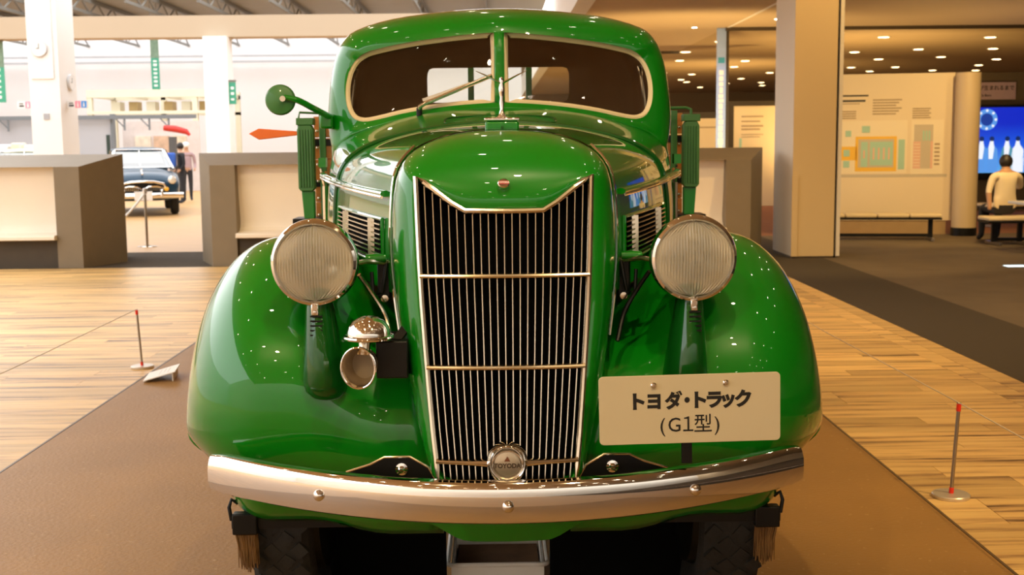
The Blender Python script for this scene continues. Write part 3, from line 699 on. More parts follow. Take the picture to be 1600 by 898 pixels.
# ---- wheels
def wheel(x, y, dual=False):
    r, wd = .42, .19
    pf = [(.27, -.075), (.30, -.088), (.36, -.097), (.395, -.088), (.412, -.070), (.418, -.03), (.419, 0), (.418, .03), (.412, .07), (.395, .088), (.36, .097), (.30, .088), (.27, .075)]
    go = G().lathe(pf, (x, y, .045 + r), 'x', 56, caps=False)
    for row in range(4):
        for k in range(34):
            a = 2 * math.pi * (k + .5 * (row % 2)) / 34; M = Matrix.Translation((x, y, .045 + r)) @ Matrix.Rotation(a, 4, 'X') @ Matrix.Translation(((-.063 + row * .042), 0, .414)) @ Matrix.Rotation(R(40 if row % 2 else -40), 4, 'Z')
            go.box((0, 0, 0), (.038, .042, .016)); 
            for i in range(len(go.v) - 8, len(go.v)): go.v[i] = tuple(M @ Vector(go.v[i]))
    wh = tp('wheel', go, RUBBER, angle=30)
    s = 1 if x > 0 else -1
    dk = G().lathe([(.272, .07 * s), (.262, .05 * s), (.20, .03 * s), (.14, .05 * s), (.09, .075 * s), (.05, .085 * s), (0, .09 * s)], (x, y, .045 + r), 'x', 36, caps=False)
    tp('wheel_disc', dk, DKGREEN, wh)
    tp('brake_drum', G().lathe([(.272, -.07 * s), (.26, -.10 * s), (.2, -.11 * s), (0, -.11 * s)], (x, y, .045 + r), 'x', 36, caps=False), BLACK, wh)
for s in (-1, 1):
    wheel(s * .70, .95); wheel(s * .62, 4.75); wheel(s * .84, 4.75)
tp('front_axle', G().tube([(-.62, .95, .46), (-.4, .95, .40), (.4, .95, .40), (.62, .95, .46)], .035, 10), BLACK)
tp('rear_axle', G().tube([(-.6, 4.75, .46), (.6, 4.75, .46)], .06, 10).lathe([(0, -.17), (.15, -.12), (.18, 0), (.15, .12), (0, .17)], (0, 4.75, .46), 'x', 20), BLACK)
tp('underbody', G().bx(-.36, .36, .55, 2.9, .46, 1.0), BLACK)
for s in (-1, 1): tp('shade_panel', G().bx(*((-.65, -.208) if s < 0 else (.152, .65)), 1.0, 1.015, .115, .56), mat('shade_black', (.004, .004, .004), .9, spec=.03))  # added black panels standing in for the deep shade under the truck
tp('sump', G().bx(-.21, .21, 1.55, 2.3, .28, .5), BLACK)
for s in (-1, 1): tp('inner_wing', G().bx(min(s * .36, s * .52), max(s * .36, s * .52), 1.45, 1.50, .40, 1.1), BLACK)

# ---- kerb feelers: bar with hanging brush
BRIST = mat('straw_bristle', (.17, .085, .025), .8, 0, 0, .3, 20)
for s in (-1, 1):
    bb = tp('brush_bar', G().bx(min(s * .835, s * .42), max(s * .835, s * .42), .51, .522, .470, .510), BLACK, label='black bar carrying a hanging wheel brush')
    tp('brush_hook', G().tube([(s * .815, .515, .548), (s * .832, .508, .562), (s * .838, .50, .54), (s * .832, .50, .50)], .006, 8), BLACK, bb)
    tp('brush_clamp', G().bx(min(s * .83, s * .755), max(s * .83, s * .755), .492, .53, .455, .52), BLACK, bb, bevel=.004)
    gbz = G(); rb = random.Random(3)
    for k in range(150):
        x0 = rb.uniform(.762, .824); y0 = rb.uniform(.497, .527); x1 = lerp(x0, .765, .30) + rb.uniform(-.010, .010); z1 = .335 + rb.uniform(0, .04) + abs(x1 - .78) * .4
        gbz.tube([(s * x0, y0, .46), (s * lerp(x0, x1, .55), y0 + rb.uniform(-.006, .006), .42), (s * x1, y0 + rb.uniform(-.02, .02), z1)], [.0028, .0026, .0012], 4)
    o = tp('bristles', gbz, BRIST, bb); o['kind'] = 'stuff'

# ---- wooden load bed
BY0, BY1 = 3.48, 6.6
bedf = tp('bed_floor', G().bx(-1.0, 1.0, BY0, BY1, 1.13, 1.20), BEDWOOD)
hb = tp('bed_headboard', G().bx(-1.0, 1.0, BY0 + .012, BY0 + .03, 1.20, 1.22), BLACK)
for k in range(5):
    z0 = 1.205 + k * .115
    tp('plank', G().bx(-.995, .995, BY0, BY0 + .03, z0, z0 + .111), BEDWOOD, hb, bevel=.003)
    for s in (-1, 1):
        if k < 4: tp('plank', G().bx(min(s * .97, s * 1.0), max(s * .97, s * 1.0), BY0 + .04, BY1, z0, z0 + .111), BEDWOOD, bedf, bevel=.003)
for x in (-.145, .165, -.62, .62):
    tp('headboard_post', G().bx(x - .016, x + .016, BY0 - .03, BY0 - .002, 1.13, 2.06), OLIVE, hb, bevel=.003)
tp('headboard_rail', G().bx(-.64, .64, BY0 - .03, BY0 - .002, 2.04, 2.075), OLIVE, hb, bevel=.003)
for s in (-1, 1):
    for x in (.93,):
        tp('corner_post', G().bx(min(s * x, s * (x + .035)), max(s * x, s * (x + .035)), BY0 - .014, BY0 - .001, 1.13, 1.79), OLIVE, hb, bevel=.003)
    for z in (1.40, 1.62):
        tp('corner_strap', G().bx(min(s * .80, s * 1.0), max(s * .80, s * 1.0), BY0 - .006, BY0 - .001, z, z + .035), BLACK, hb)
    for k in range(6):
        tp('rivet', G().lathe([(.009, 0), (.006, -.006), (0, -.008)], (s * .975, BY0 - .014, 1.25 + k * .09), 'y', 8), SATIN, hb)
    # signal arm housing beside the cab
    tf = tp('signal_housing', G().extrude([(s * (1.010 + q[0]), q[1]) for q in ((-.042, 1.40), (-.030, 1.385), (.03, 1.385), (.042, 1.40), (.042, 1.705), (.030, 1.728), (-.030, 1.728), (-.042, 1.705))], 3.27, 3.34), OLIVE, bevel=.004, label='ribbed green housing of the turn signal arm')
    for k in range(5):
        tp('rib', G().bx(s * 1.010 - .034 + .0145 * k, s * 1.010 - .026 + .0145 * k, 3.262, 3.27, 1.405, 1.705), OLIVE, tf, bevel=.002, smooth=False)
    tp('housing_cap', G().bx(s * 1.01 - .045, s * 1.01 + .045, 3.265, 3.345, 1.728, 1.765), OLIVE, tf, bevel=.004)
    tp('housing_bracket', G().extrude([(s * (.975 + a), b) for a, b in ((0, 1.24), (.055, 1.24), (.065, 1.385), (.0, 1.385))], 3.29, 3.345), GREEN, tf, bevel=.003)
    tp('housing_foot', G().bx(min(s * .92, s * 1.09), max(s * .92, s * 1.09), 3.28, 3.47, 1.205, 1.24), BLACK, tf)
    tp('stay_rod', G().tube([(s * .90, 3.36, 1.80), (s * .99, 3.33, 1.80), (s * 1.012, 3.31, 1.79), (s * 1.012, 3.31, 1.74)], .008, 8) if s > 0 else G().tube([(-.93, 3.40, 1.79), (-1.045, 3.33, 1.795), (-1.05, 3.32, 1.76), (-1.05, 3.31, 1.60)], .006, 8), OLIVE, tf)
    tp('signal_cable', G().tube(catmull([(s * .945, 3.35, 1.50), (s * .93, 3.34, 1.42), (s * .90, 3.3, 1.36), (s * .84, 3.2, 1.34)], 5), .006, 6), SATIN if s < 0 else BLACK, tf)
    if s < 0:
        tp('signal_arm', G().extrude([(-1.045, 1.685), (-1.055, 1.697), (-1.255, 1.713), (-1.308, 1.687), (-1.255, 1.655), (-1.055, 1.676)], 3.295, 3.315), ORANGE, tf, bevel=.004, label='orange arrow shaped turn signal arm swung out')
    # cab step strip
    tp('door_edge_trim', G().tube([(s * .752, 2.12, .70), (s * .752, 2.12, 1.1), (s * .750, 2.12, 1.45)], .012, 8), SATIN)
    tp('hinge', G().bx(min(s * .74, s * .77), max(s * .74, s * .77), 2.08, 2.14, 1.53, 1.57), GREEN)

# ------------------------------------------------------------------ sign plate, tray, chock, caption card
sg = thing('sign_plate', 'white rounded sign plate with black Japanese lettering above the bumper', 'sign', (.512, 3.10, .735))
def rrect(x0, x1, z0, z1, r, n=5):
    out = []
    for cx, cz, a0 in ((x1 - r, z1 - r, 0), (x0 + r, z1 - r, 90), (x0 + r, z0 + r, 180), (x1 - r, z0 + r, 270)):
        out += [(cx + r * math.cos(R(a0 + 90 * k / n)), cz + r * math.sin(R(a0 + 90 * k / n))) for k in range(n + 1)]
    return out
SM = Matrix.Translation((0, 0, .181)) @ Matrix.Rotation(R(-1.0), 4, 'Y')
def sp(name, gg, ma, **k): return gg.xf(SM).build(name, ma, sg, **k)
sp('plate', G().extrude(rrect(-.2415, .2415, -.0925, .0925, .012), -.003, .003), WHITEP, bevel=.001)
for x in (-.096, .096): sp('screw', G().lathe([(.0085, -.003), (.0085, -.006), (.005, -.010), (0, -.0105)], (x, 0, .066 if x < 0 else .068), 'y', 14), SATIN)
def lett(name, body, size, bold, x, z, sx=1):
    tx = text_g(body, size, bold); tx.xf(Matrix.Translation((x, -.0038, z)) @ Matrix.Rotation(R(90), 4, 'X') @ Matrix.Diagonal((sx, 1, 1, 1))); return sp(name, tx, INK, smooth=False, recalc=False)
for ch, u in zip('トヨダ・トラック', (342, 485, 648, 762, 860, 990, 1105, 1235)): lett('letter', ch, .049, .0026, (u - 785) * .000317, .0205, 1.0 if ch in 'トラク' else .92)
for ch, u in zip('(G１型)', (552, 655, 768, 895, 1016)): lett('letter', ch, .054, .0002, (u - 785) * .000317, -.044, .95)
sp('stand_post', G().bx(-.022, .006, .004, .012, -.150, -.02), BLACK)

tr = thing('drip_tray', 'shallow white plastic tray holding brown cardboard under the truck', 'tray', (-.005, 4.27, .041))
TW = mat('cream_plastic', (.90, .86, .78), .45, 0, 0, .05, 6)
for a in ((-.165, -.157, -.18, .18), (.157, .165, -.18, .18), (-.157, .157, -.18, -.172), (-.157, .157, .172, .18)): G().bx(*a, 0, .095).build('wall', TW, tr, smooth=False)
G().bx(-.157, .157, -.172, .172, 0, .006).build('bottom', TW, tr, smooth=False)
G().tube([(x, y, .097) for x, y in rrect(-.178, .178, -.193, .193, .025)], .009, 8, closed=True).build('rim', TW, tr)
G().bx(-.150, .150, -.165, .165, .006, .05).build('cardboard', mat('brown_cardboard', (.20, .10, .04), .8, 0, 0, .5, 9), tr, smooth=False)
G().extrude([(-.02, -.155), (.135, -.155), (.135, -.115), (.08, -.125)], .05, .056, 'z').build('torn_flap', mat('light_cardboard', (.50, .32, .17), .8, 0, 0, .2, 9), tr, smooth=False)

ck = G().extrude([(-.11, 0), (.13, 0), (.13, .02), (-.05, .12), (-.11, .12)], -.085, .085, 'x'); ck.v = [(p[0], p[1], p[2]) for p in ck.v]
tag(ck.build('wheel_chock', mat('grey_brown_stone', (.15, .11, .065), .85, 0, 0, .4, 30, .8, 30), loc=(-.735, 4.40, .04), bevel=.015), 'rough grey-brown wedge chock behind the front tyre with brush', 'chock')

cd = thing('caption_card', 'small white caption card tilted on the platform beside the truck', 'card', (-2.31, 8.12, .0425), R(-82))
CW = mat('white_card', (.80, .76, .70), .5, 0, 0, .03, 4)
M_ = Matrix.Translation((0, 0, .038)) @ Matrix.Rotation(R(15), 4, 'X')
G().bx(-.15, .15, -.11, .11, -.003, .003).xf(M_).build('face_board', CW, cd, smooth=False)
G().bx(-.14, .14, .085, .09, 0, .057).build('back_leg', CW, cd, smooth=False)
for k in range(3): G().bx(-.09, .09 - .05 * (k % 2), .05 - .03 * k, .0525 - .03 * k, .003, .004).xf(M_).build('text_line', mat('faint_print', (.45, .42, .38), .6), cd, smooth=False)

# barrier posts with cord
def barrier(x, y, label, lean=0, cord=None):
    b = thing('barrier_post', label, 'barrier post', (x, y, 0), 0, 'low barrier posts around the platform')
    G().lathe([(.082, 0), (.084, .004), (.084, .014), (.080, .018), (0, .019)], n=36).build('base', mat('pale_steel', (.60, .53, .44), .35, .5), b)
    G().lathe([(.0085, .019), (.0085, .43), (0, .43)], n=14).xf(Matrix.Rotation(R(lean), 4, 'Y')).build('rod', STEEL, b)
    G().lathe([(.0105, .019), (.0105, .045), (0, .045)], n=14).xf(Matrix.Rotation(R(lean), 4, 'Y')).build('tape', RED, b)
    G().lathe([(.0105, .40), (.0105, .432), (0, .432)], n=14).xf(Matrix.Rotation(R(lean), 4, 'Y')).build('tape', RED, b)
    if cord: G().tube([(p[0] - x, p[1] - y, p[2]) for p in cord], .0025, 6).build('cord', mat('pale_cord', (.72, .62, .50), .6, 0, 0, .05, 30), b)
    G().tube([(.010 * math.cos(a), .010 * math.sin(a), .437) for a in [k * math.pi / 6 for k in range(12)]], .002, 6, closed=True).xf(Matrix.Rotation(R(lean), 4, 'Y')).build('eyelet', STEEL, b)
barrier(2.065, 5.25, 'low steel barrier post with red tape on the amber planks by the carpet', 3, [(2.088, 1.0, .44), (2.088, 5.25, .437), (2.07, 7.4, .425), (2.066, 9.50, .437)])
barrier(2.065, 9.6, 'low steel barrier post standing behind the truck on the carpet side', 0)
barrier(-2.63, 8.74, 'low steel barrier post with red tape beside the white caption card', -3, [(-2.653, 8.74, .437), (-2.66, 6.5, .425), (-2.67, 3.0, .437)])

# ------------------------------------------------------------------ benches (two-sided, tapering block with recessed white seat)
def bench(x0, x1, yf, label, left_open=False, right_open=False):
    """x0..x1 at the front face; block widens .30 towards the middle"""
    depth, hf, hm, ex = .85, 1.375, 1.535, .34
    xc = (x0 + x1) / 2; b = thing('bench', label, 'bench', (xc, yf + depth, 0))
    a0, a1 = x0 - xc, x1 - xc; m0, m1 = a0 - ex, a1 + ex
    fw = .34                                       # arm width
    i0, i1 = a0 + fw, a1 - fw
    g_ = G()
    for s in (-1, 1):
        F = lambda x, z: (x, s * depth, z); Mi = lambda x, z: (x, 0, z)
        top = hf; it = hf
        g_.add([F(a0, 0), F(a0, top), F(i0, it), F(i0, 0)], [(0, 1, 2, 3)]); g_.add([F(i1, 0), F(i1, it), F(a1, top), F(a1, 0)], [(0, 1, 2, 3)])
        g_.add([F(a0, top), Mi(m0, hm), Mi(m1, hm), F(a1, top)], [(0, 1, 2, 3)])
        g_.add([F(a0, 0), Mi(m0, 0), Mi(m0, hm), F(a0, top)], [(0, 1, 2, 3)]); g_.add([F(a1, 0), Mi(m1, 0), Mi(m1, hm), F(a1, top)], [(0, 1, 2, 3)])
        yb = s * .22
        g_.add([F(i0, 0), F(i0, it), (i0, yb, it), (i0, yb, 0)], [(0, 1, 2, 3)]); g_.add([F(i1, 0), F(i1, it), (i1, yb, it), (i1, yb, 0)], [(0, 1, 2, 3)])
        g_.add([F(i0, it), F(i1, it), (i1, yb, it), (i0, yb, it)], [(0, 1, 2, 3)]); g_.add([(i0, yb, 0), (i1, yb, 0), (i1, yb, it), (i0, yb, it)], [(0, 1, 2, 3)])
    g_.build('block', BENCHG, b, smooth=False)
    for s in (-1, 1):
        pf = [(s * .70, hf - .002), (s * .66, .95), (s * .60, .60), (s * .62, .52), (s * .68, .475), (s * .78, .455), (s * .93, .450), (s * .955, .435), (s * .955, .395), (s * .93, .385), (s * .50, .385), (s * .50, hf - .002)]
        G().extrude(pf, i0 + .002, i1 - .002, 'x').build('seat', SEATW, b, angle=25)
        G().bx(i0 + .01, i1 - .01, min(s * .55, s * .80), max(s * .55, s * .80), 0, .385).build('kick_panel', mat('dark_brown_kick', (.06, .045, .03), .7), b, smooth=False)
    return b
bench(-3.86, 3.50, 16.25, 'long grey block bench with white seat standing behind the truck')
bench(-12.0, -5.62, 16.25, 'grey block bench with white seat beside the rope stanchion')

# stanchion with rope
st = thing('rope_stanchion', 'slim steel stanchion with pale rope in the gap between the benches', 'stanchion', (-5.72, 19.6, 0))
G().lathe([(.16, 0), (.16, .012), (.02, .03), (0, .03)], n=28).build('base', CHROME, st)
G().lathe([(.022, .02), (.022, .86), (0, .86)], n=16).build('pole', STEEL, st)
G().lathe([(.0, .86), (.034, .88), (.036, .92), (.03, .96), (0, .965)], n=16).build('head', CHROME, st)
G().tube([(0 - .9 * t, .05 * t, .88 - .55 * math.sin(t * math.pi / 1.6)) for t in [k / 10 for k in range(11)]], .02, 8).build('rope', WHITE, st)

# ------------------------------------------------------------------ background cars
def car(paint, label, loc, rz=0, deco=True):
    c = thing('vintage_car', label, 'car', loc, rz); c.scale = (1.07,) * 3
    st_ = [  # y, half width, belt z, hood/deck z, bottom z
        (.02, .60, .70, .74, .42), (.08, .74, .80, .86, .36), (.25, .80, .88, .97, .33), (.7, .83, .92, 1.03, .32), (1.25, .84, .95, 1.08, .32), (2.2, .84, .96, 1.0, .32), (3.1, .84, .95, 1.0, .32), (3.9, .80, .90, .98, .34), (4.25, .72, .80, .88, .38), (4.32, .6, .7, .74, .44)]
    rows = []
    for y, hw, zb, zh, z0 in st_:
        h = [(0, zh), (hw * .45, zh - .01), (hw * .68, zh - .05), (hw * .80, zb - .01), (hw * .93, zb), (hw, zb - .10), (hw * 1.0, .62), (hw * .98, .45), (hw * .9, z0), (0, z0)]
        rows.append([(p, y, q) for p, q in h] + [(-p, y, q) for p, q in h[-2:0:-1]])
    g_ = G().grid(rows, cu=True); g_.cap(rows[0]); g_.cap(rows[-1]); g_.build('body', paint, c, sub=1, angle=50)
    dk = mat('car_interior', (.04, .04, .045), .7)
    # greenhouse
    def ring(z, f0, f1, w0, n=3): return [(-w0, f0, z), (w0, f0, z), (w0, f1, z), (-w0, f1, z)]
    rf = [(1.72, .50, 1.47), (1.85, .60, 1.505), (2.3, .63, 1.535), (2.8, .62, 1.525), (3.05, .55, 1.48)]
    rr = [[(w * math.sin(a), y, z - .07 * (1 - math.cos(a))) for a in [R(-90 + 18 * k) for k in range(11)]] for y, w, z in rf]
    G().grid(rr).build('roof', paint, c, solid=.03, angle=60)
    for s in (-1, 1):
        for a, b_ in (((s * .72, 1.25, 1.02), (s * .55, 1.76, 1.43)), ((s * .76, 2.35, .95), (s * .62, 2.35, 1.46)), ((s * .70, 3.45, .97), (s * .55, 3.02, 1.42))):
            G().bar(a, b_, .05, .05).build('window_pillar', CHROME, c, smooth=False)
        G().add([(s * .74, 1.30, 1.0), (s * .60, 1.78, 1.44), (s * .60, 3.0, 1.44), (s * .74, 3.4, 1.0)], [(0, 1, 2, 3)]).build('side_glass', CARGLASS, c)
        for y in (.80, 3.45):
            wl = G().lathe([(.20, -.08), (.29, -.09), (.33, -.06), (.335, 0), (.33, .06), (.29, .09), (.20, .08)], (s * .70, y, .335), 'x', 28, caps=False).build('tyre', RUBBER, c)
            G().lathe([(.21, .06 * s), (.17, .085 * s), (0, .10 * s)], (s * .70, y, .335), 'x', 20, caps=False).build('hub_cap', CHROME, wl)
        hl = G().lathe([(.085, .03), (.095, -.02), (.088, -.05), (.08, -.055)], (s * .63, .06, .80), 'y', 24, caps=False).build('headlamp', CHROME, c)
        G().lathe([(.082, -.05), (.05, -.07), (0, -.076)], (s * .63, .06, .80), 'y', 24, caps=False).build('lens', mat('pale_lens', (.8, .78, .7), .1, .3), hl)
        G().lathe([(.048, .02), (.05, -.04), (.03, -.06), (0, -.065)], (s * .50, .0, .60), 'y', 18, caps=False).build('turn_lamp', mat('amber_lens', (.9, .5, .04), .25), c)
        G().bx(s * .40 - .025, s * .40 + .025, -.16, -.10, .40, .60).build('bumper_guard', CHROME, c, bevel=.02)
    G().add([(-.70, 1.24, 1.06), (.70, 1.24, 1.06), (.53, 1.75, 1.45), (-.53, 1.75, 1.45)], [(0, 1, 2, 3)]).build('windscreen', CARGLASS, c)
    G().tube([(-.70, 1.24, 1.06), (.70, 1.24, 1.06), (.53, 1.75, 1.46), (-.53, 1.75, 1.46)], .022, 8, closed=True).build('windscreen_frame', CHROME, c)
    G().tube([(0, 1.24, 1.06), (0, 1.75, 1.47)], .012, 8).build('windscreen_divider', CHROME, c)
    G().bx(-.6, .6, 1.5, 1.62, .7, 1.05).bx(-.58, .58, 2.2, 2.45, .6, 1.15).bx(-.58, .58, 3.0, 3.2, .6, 1.12).build('cabin_seats', dk, c, bevel=.04)
    gr_ = G().extrude([(-.50, .58), (-.44, .70), (-.25, .745), (0, .755), (.25, .745), (.44, .70), (.50, .58), (.30, .55), (-.30, .55)], -.01, .04).build('grille', BLACK, c)
    G().tube([(-.52, -.02, .60), (-.44, -.03, .715), (-.25, -.045, .76), (0, -.05, .772), (.25, -.045, .76), (.44, -.03, .715), (.52, -.02, .60)], .03, 8).build('grille_arch', CHROME, gr_)
    for s in (-1, 1):
        G().tube([(s * .03, -.05, .60), (s * .12, -.05, .66), (s * .30, -.04, .665), (s * .46, -.02, .62)], .022, 8).build('grille_wing', CHROME, gr_)
        for k in range(9): G().bx(s * (.10 + .04 * k) - .008, s * (.10 + .04 * k) + .008, -.03, -.012, .565, .655).build('grille_tooth', CHROME, gr_, smooth=False)
    rows = [[(x, -.09 + .10 * (abs(x) / .84) ** 3 + p, .46 + q) for p, q in ((0, -.06), (-.03, -.03), (-.04, 0), (-.03, .03), (0, .06), (.02, .05), (.02, -.05))] for x in [-.86 + .0717 * k for k in range(25)]]
    gbm = G().grid(rows, cu=True); gbm.cap(rows[0]); gbm.cap(rows[-1]); gbm.build('bumper', CHROME, c)
    G().bx(-.19, .19, -.16, -.145, .36, .56).build('number_plate', mat('white_plate', (.85, .84, .82), .4), c, bevel=.004)
    G().tube([(0, .08, .93), (0, .4, 1.03), (0, .9, 1.07)], .018, 8).build('hood_spear', CHROME, c)
    return c
car(mat('navy_enamel', (.012, .045, .085), .3, 0, .25, spec=.3), 'dark blue vintage saloon car with chrome arched grille', (-8.30, 28.3, .0), R(18))
car(mat('cream_enamel', (.62, .60, .42), .3, 0, .8), 'cream vintage saloon car standing behind the bench near the clock pillar', (-11.3, 28.6, .0), R(17))

# ------------------------------------------------------------------ hall pillars, clocks, banners, kiosk, machine
def clock(parent_label, loc, rz):
    c = thing('wall_clock', parent_label, 'clock', loc, rz)
    G().lathe([(.165, .0), (.170, -.03), (.160, -.05), (.150, -.045), (0, -.043)], axis='y', n=32).build('case', mat('pale_grey_plastic', (.62, .62, .63), .4), c)
    G().lathe([(.150, -.047), (0, -.0475)], axis='y', n=32).build('face', WHITE, c)
    G().bx(-.006, .006, -.052, -.049, -.005, .10).build('hand', INK, c, smooth=False); G().bx(-.06, .01, -.052, -.049, -.006, .006).build('hand', INK, c, smooth=False)
p1 = thing('hall_pillar', 'white square hall pillar carrying two round clocks', 'pillar', (-9.24, 25.4, 0))
G().bx(-.32, .30, -.40, .60, 0, 8.3).build('shaft', WHITE, p1, smooth=False)
G().bx(-.26, .20, -.43, -.40, 3.05, 8.2).build('cover_panel', WHITE, p1, smooth=False)
G().bx(-.06, .06, -.42, -.40, 2.22, 2.34).build('switch_box', mat('grey_plastic', (.4, .4, .42), .5), p1, smooth=False)
clock('round white wall clock facing the benches on the hall pillar', (-9.30, 24.968, 3.66), 0)
clock('round white wall clock on the narrow side of the hall pillar', (-8.938, 25.60, 3.00), R(90))
p2 = thing('hall_pillar', 'white hall pillar under the beige beam with a small green banner', 'pillar', (-8.65, 38.3, 0))
G().bx(-.40, .34, -.40, .40, 0, 5.05).build('shaft', WHITE, p2, smooth=False)
GRB = mat('green_banner_cloth', (.05, .30, .19), .7, 0, 0, .1, 3)
def banner(label, x, y, z0, z1, wd, zs):
    b = thing('hanging_banner', label, 'banner', (x, y, z0))
    G().bx(-wd / 2, wd / 2, -.012, .012, 0, z1 - z0).build('cloth', GRB, b, smooth=False)
    G().bx(-wd / 2 - .02, wd / 2 + .02, -.02, .02, z1 - z0, z1 - z0 + .05).build('rod', TRUSSC, b, smooth=False)
    G().bx(-wd / 2, wd / 2, -.016, -.012, zs - z0, z1 - z0).build('grey_print', mat('grey_banner_print', (.16, .24, .17), .7, 0, 0, .5, 6), b, smooth=False)
    rb = random.Random(int(abs(x) * 10))
    if y != 38.0:
        for q in (-1, 1): G().bx(q * wd * .4 - .01, q * wd * .4 + .01, -.01, .01, z1 - z0 + .05, (5.06 if y < 40 else 7.7) - z0).build('wire', TRUSSC, b, smooth=False)
    k = z0 + .12
    while k < zs - .1:
        G().bx(-wd * .22, wd * .22, -.017, -.012, k - z0, k - z0 + .05 + rb.random() * .06).build('print_mark', WHITE, b, smooth=False); k += .17
banner('wide green hanging banner with grey upper half under the beige beam', -15.75, 38.6, 3.1, 5.0, .45, 4.2)
banner('narrow green hanging banner in front of the white wall above the cream machine', -14.2, 51, 4.05, 6.35, .34, 5.35)
banner('small green banner hung on the narrow side of the hall pillar', -8.20, 38.0, 2.95, 3.65, .22, 3.62)
def projecting_sign(label, loc):
    s_ = thing('projecting_sign', label, 'sign', loc); s_.scale = (.70,) * 3
    G().bx(-.30, .30, -.04, .04, 0, .22).build('box', WHITE, s_, smooth=False)
    G().bx(-.06, .10, -.045, -.04, .01, .21).build('pink_symbol_field', mat('pink_print', (.85, .25, .35), .5), s_, smooth=False)
    G().bx(.12, .28, -.045, -.04, .01, .21).build('blue_symbol_field', mat('blue_print', (.03, .25, .7), .5), s_, smooth=False)
    G().bx(-.24, -.10, -.045, -.04, .05, .10).build('print_mark', INK, s_, smooth=False); G().bx(-.24, -.12, -.045, -.04, .13, .16).build('print_mark', INK, s_, smooth=False)
    for k, xx in enumerate((.02, .20)): G().lathe([(.018, 0), (.018, -.004), (0, -.004)], (xx, -.045, .16), 'y', 10).extrude([(xx - .025, .04), (xx + .025, .04), (xx + .02, .135), (xx - .02, .135)], -.049, -.045).build('figure_mark', WHITE, s_, smooth=False)
projecting_sign("white sign box with pink and blue fields below the pillar's side clock", (-8.73, 25.4, 2.46))
projecting_sign('small white sign box with pink and blue fields on the pillar side without a clock', (-9.77, 25.4, 2.46))
KG = mat('blue_grey_panel', (.42, .43, .47), .6, 0, 0, .04, 1)
kk = thing('exhibit_partition', 'blue-grey exhibit partition with dark top rail behind the vintage cars', 'partition', (-15, 44, 0))
G().bx(-4, 1.05, 0, .2, 0, 2.72).build('panel', KG, kk, smooth=False)
G().bx(-4, 4.2, -.25, -.15, 2.66, 2.80).build('top_rail', mat('slate_steel', (.16, .18, .2), .5), kk, smooth=False)
for x in (-2.6, -1.2, 1.6, 2.5, 3.2):
    G().bar((x, -.2, 2.66), (x, -.2, 2.25), .06, .06).bar((x - .3, -.2, 2.66), (x, -.2, 2.35), .04, .04).build('rail_bracket', mat('slate_steel', (.16, .18, .2), .5), kk, smooth=False)
G().bx(1.05, 1.15, -.1, .2, 0, 2.85).build('corner_post', mat('slate_steel', (.16, .18, .2), .5), kk, smooth=False)
G().bx(.86, .98, -.03, 0, 1.3, 2.1).build('dark_niche', mat('dark_niche', (.03, .05, .04), .7), kk, smooth=False)
G().bx(1.15, 4.0, 1.0, 1.1, 0, 2.6).build('pale_panel', mat('pale_pink_panel', (.66, .60, .58), .6), kk, smooth=False)
for i, (a, b_) in enumerate(((1.6, 2.2), (2.3, 2.9), (3.0, 3.5))): G().bx(a, b_, .95, 1.0, 1.4, 2.05).build('picture', mat('warm_picture_%d' % i, ((.75, .66, .55), (.6, .42, .3), (.7, .6, .45))[i], .6, 0, 0, .4, 5), kk, smooth=False)
CM = mat('cream_machine_paint', (.72, .68, .52), .5, 0, 0, .08, 2)
mc = thing('machine_frame', 'tall cream steel machine frame on posts under the white hall wall', 'machine', (-13, 48, 0))
for x, y in ((-3.0, 0), (1.15, 0), (2.2, 1.5), (-3.0, 3), (2.2, 3), (-.9, 3)): G().bx(x - .10, x + .10, y - .1, y + .1, 0, 3.75).build('post', CM, mc, smooth=False)
for z, h in ((3.6, .30), (2.95, .12)):
    G().bx(-3.1, 2.3, -.12, .12, z, z + h).build('front_beam', CM, mc, smooth=False); G().bx(-3.1, 2.3, 2.9, 3.1, z, z + h).build('rear_beam', CM, mc, smooth=False)
for x in (-3.0, -1.6, -.2, 1.15, 2.2): G().bx(x - .06, x + .06, 0, 3, 3.62, 3.80).build('cross_beam', CM, mc, smooth=False)
for k in range(6): G().bx(-2.3 + .7 * k, -1.95 + .7 * k, .4, 1.0, 3.05, 3.45).build('motor_unit', mat('ochre_machine', (.42, .30, .12), .5) if k % 2 else CM, mc, smooth=False)
rb_ = thing('red_robot_arm', 'small red machine arm sticking out beside the cream machine frame', 'machine arm', (-11.6, 43.5, 0))
G().bx(-.12, .12, -.12, .12, 0, 2.0).build('column', mat('dark_steel', (.08, .08, .08), .5), rb_, smooth=False)
G().tube([(-.3, 0, 2.32), (.1, 0, 2.28), (.5, 0, 2.18), (.62, 0, 2.05)], [.10, .12, .10, .05], 12).build('arm', mat('machine_red', (.5, .03, .02), .4), rb_)
gwc = thing('pale_machinery', 'low row of pale machinery housings beyond the cream car', 'machine', (-16.2, 41, 0))
rr_ = random.Random(5)
for k in range(7): G().bx(-1.6 + .45 * k, -1.25 + .45 * k, 0, .6, 0, 1.5 + rr_.random() * .35).build('housing', CM if k % 2 else WHITE, gwc, bevel=.06)

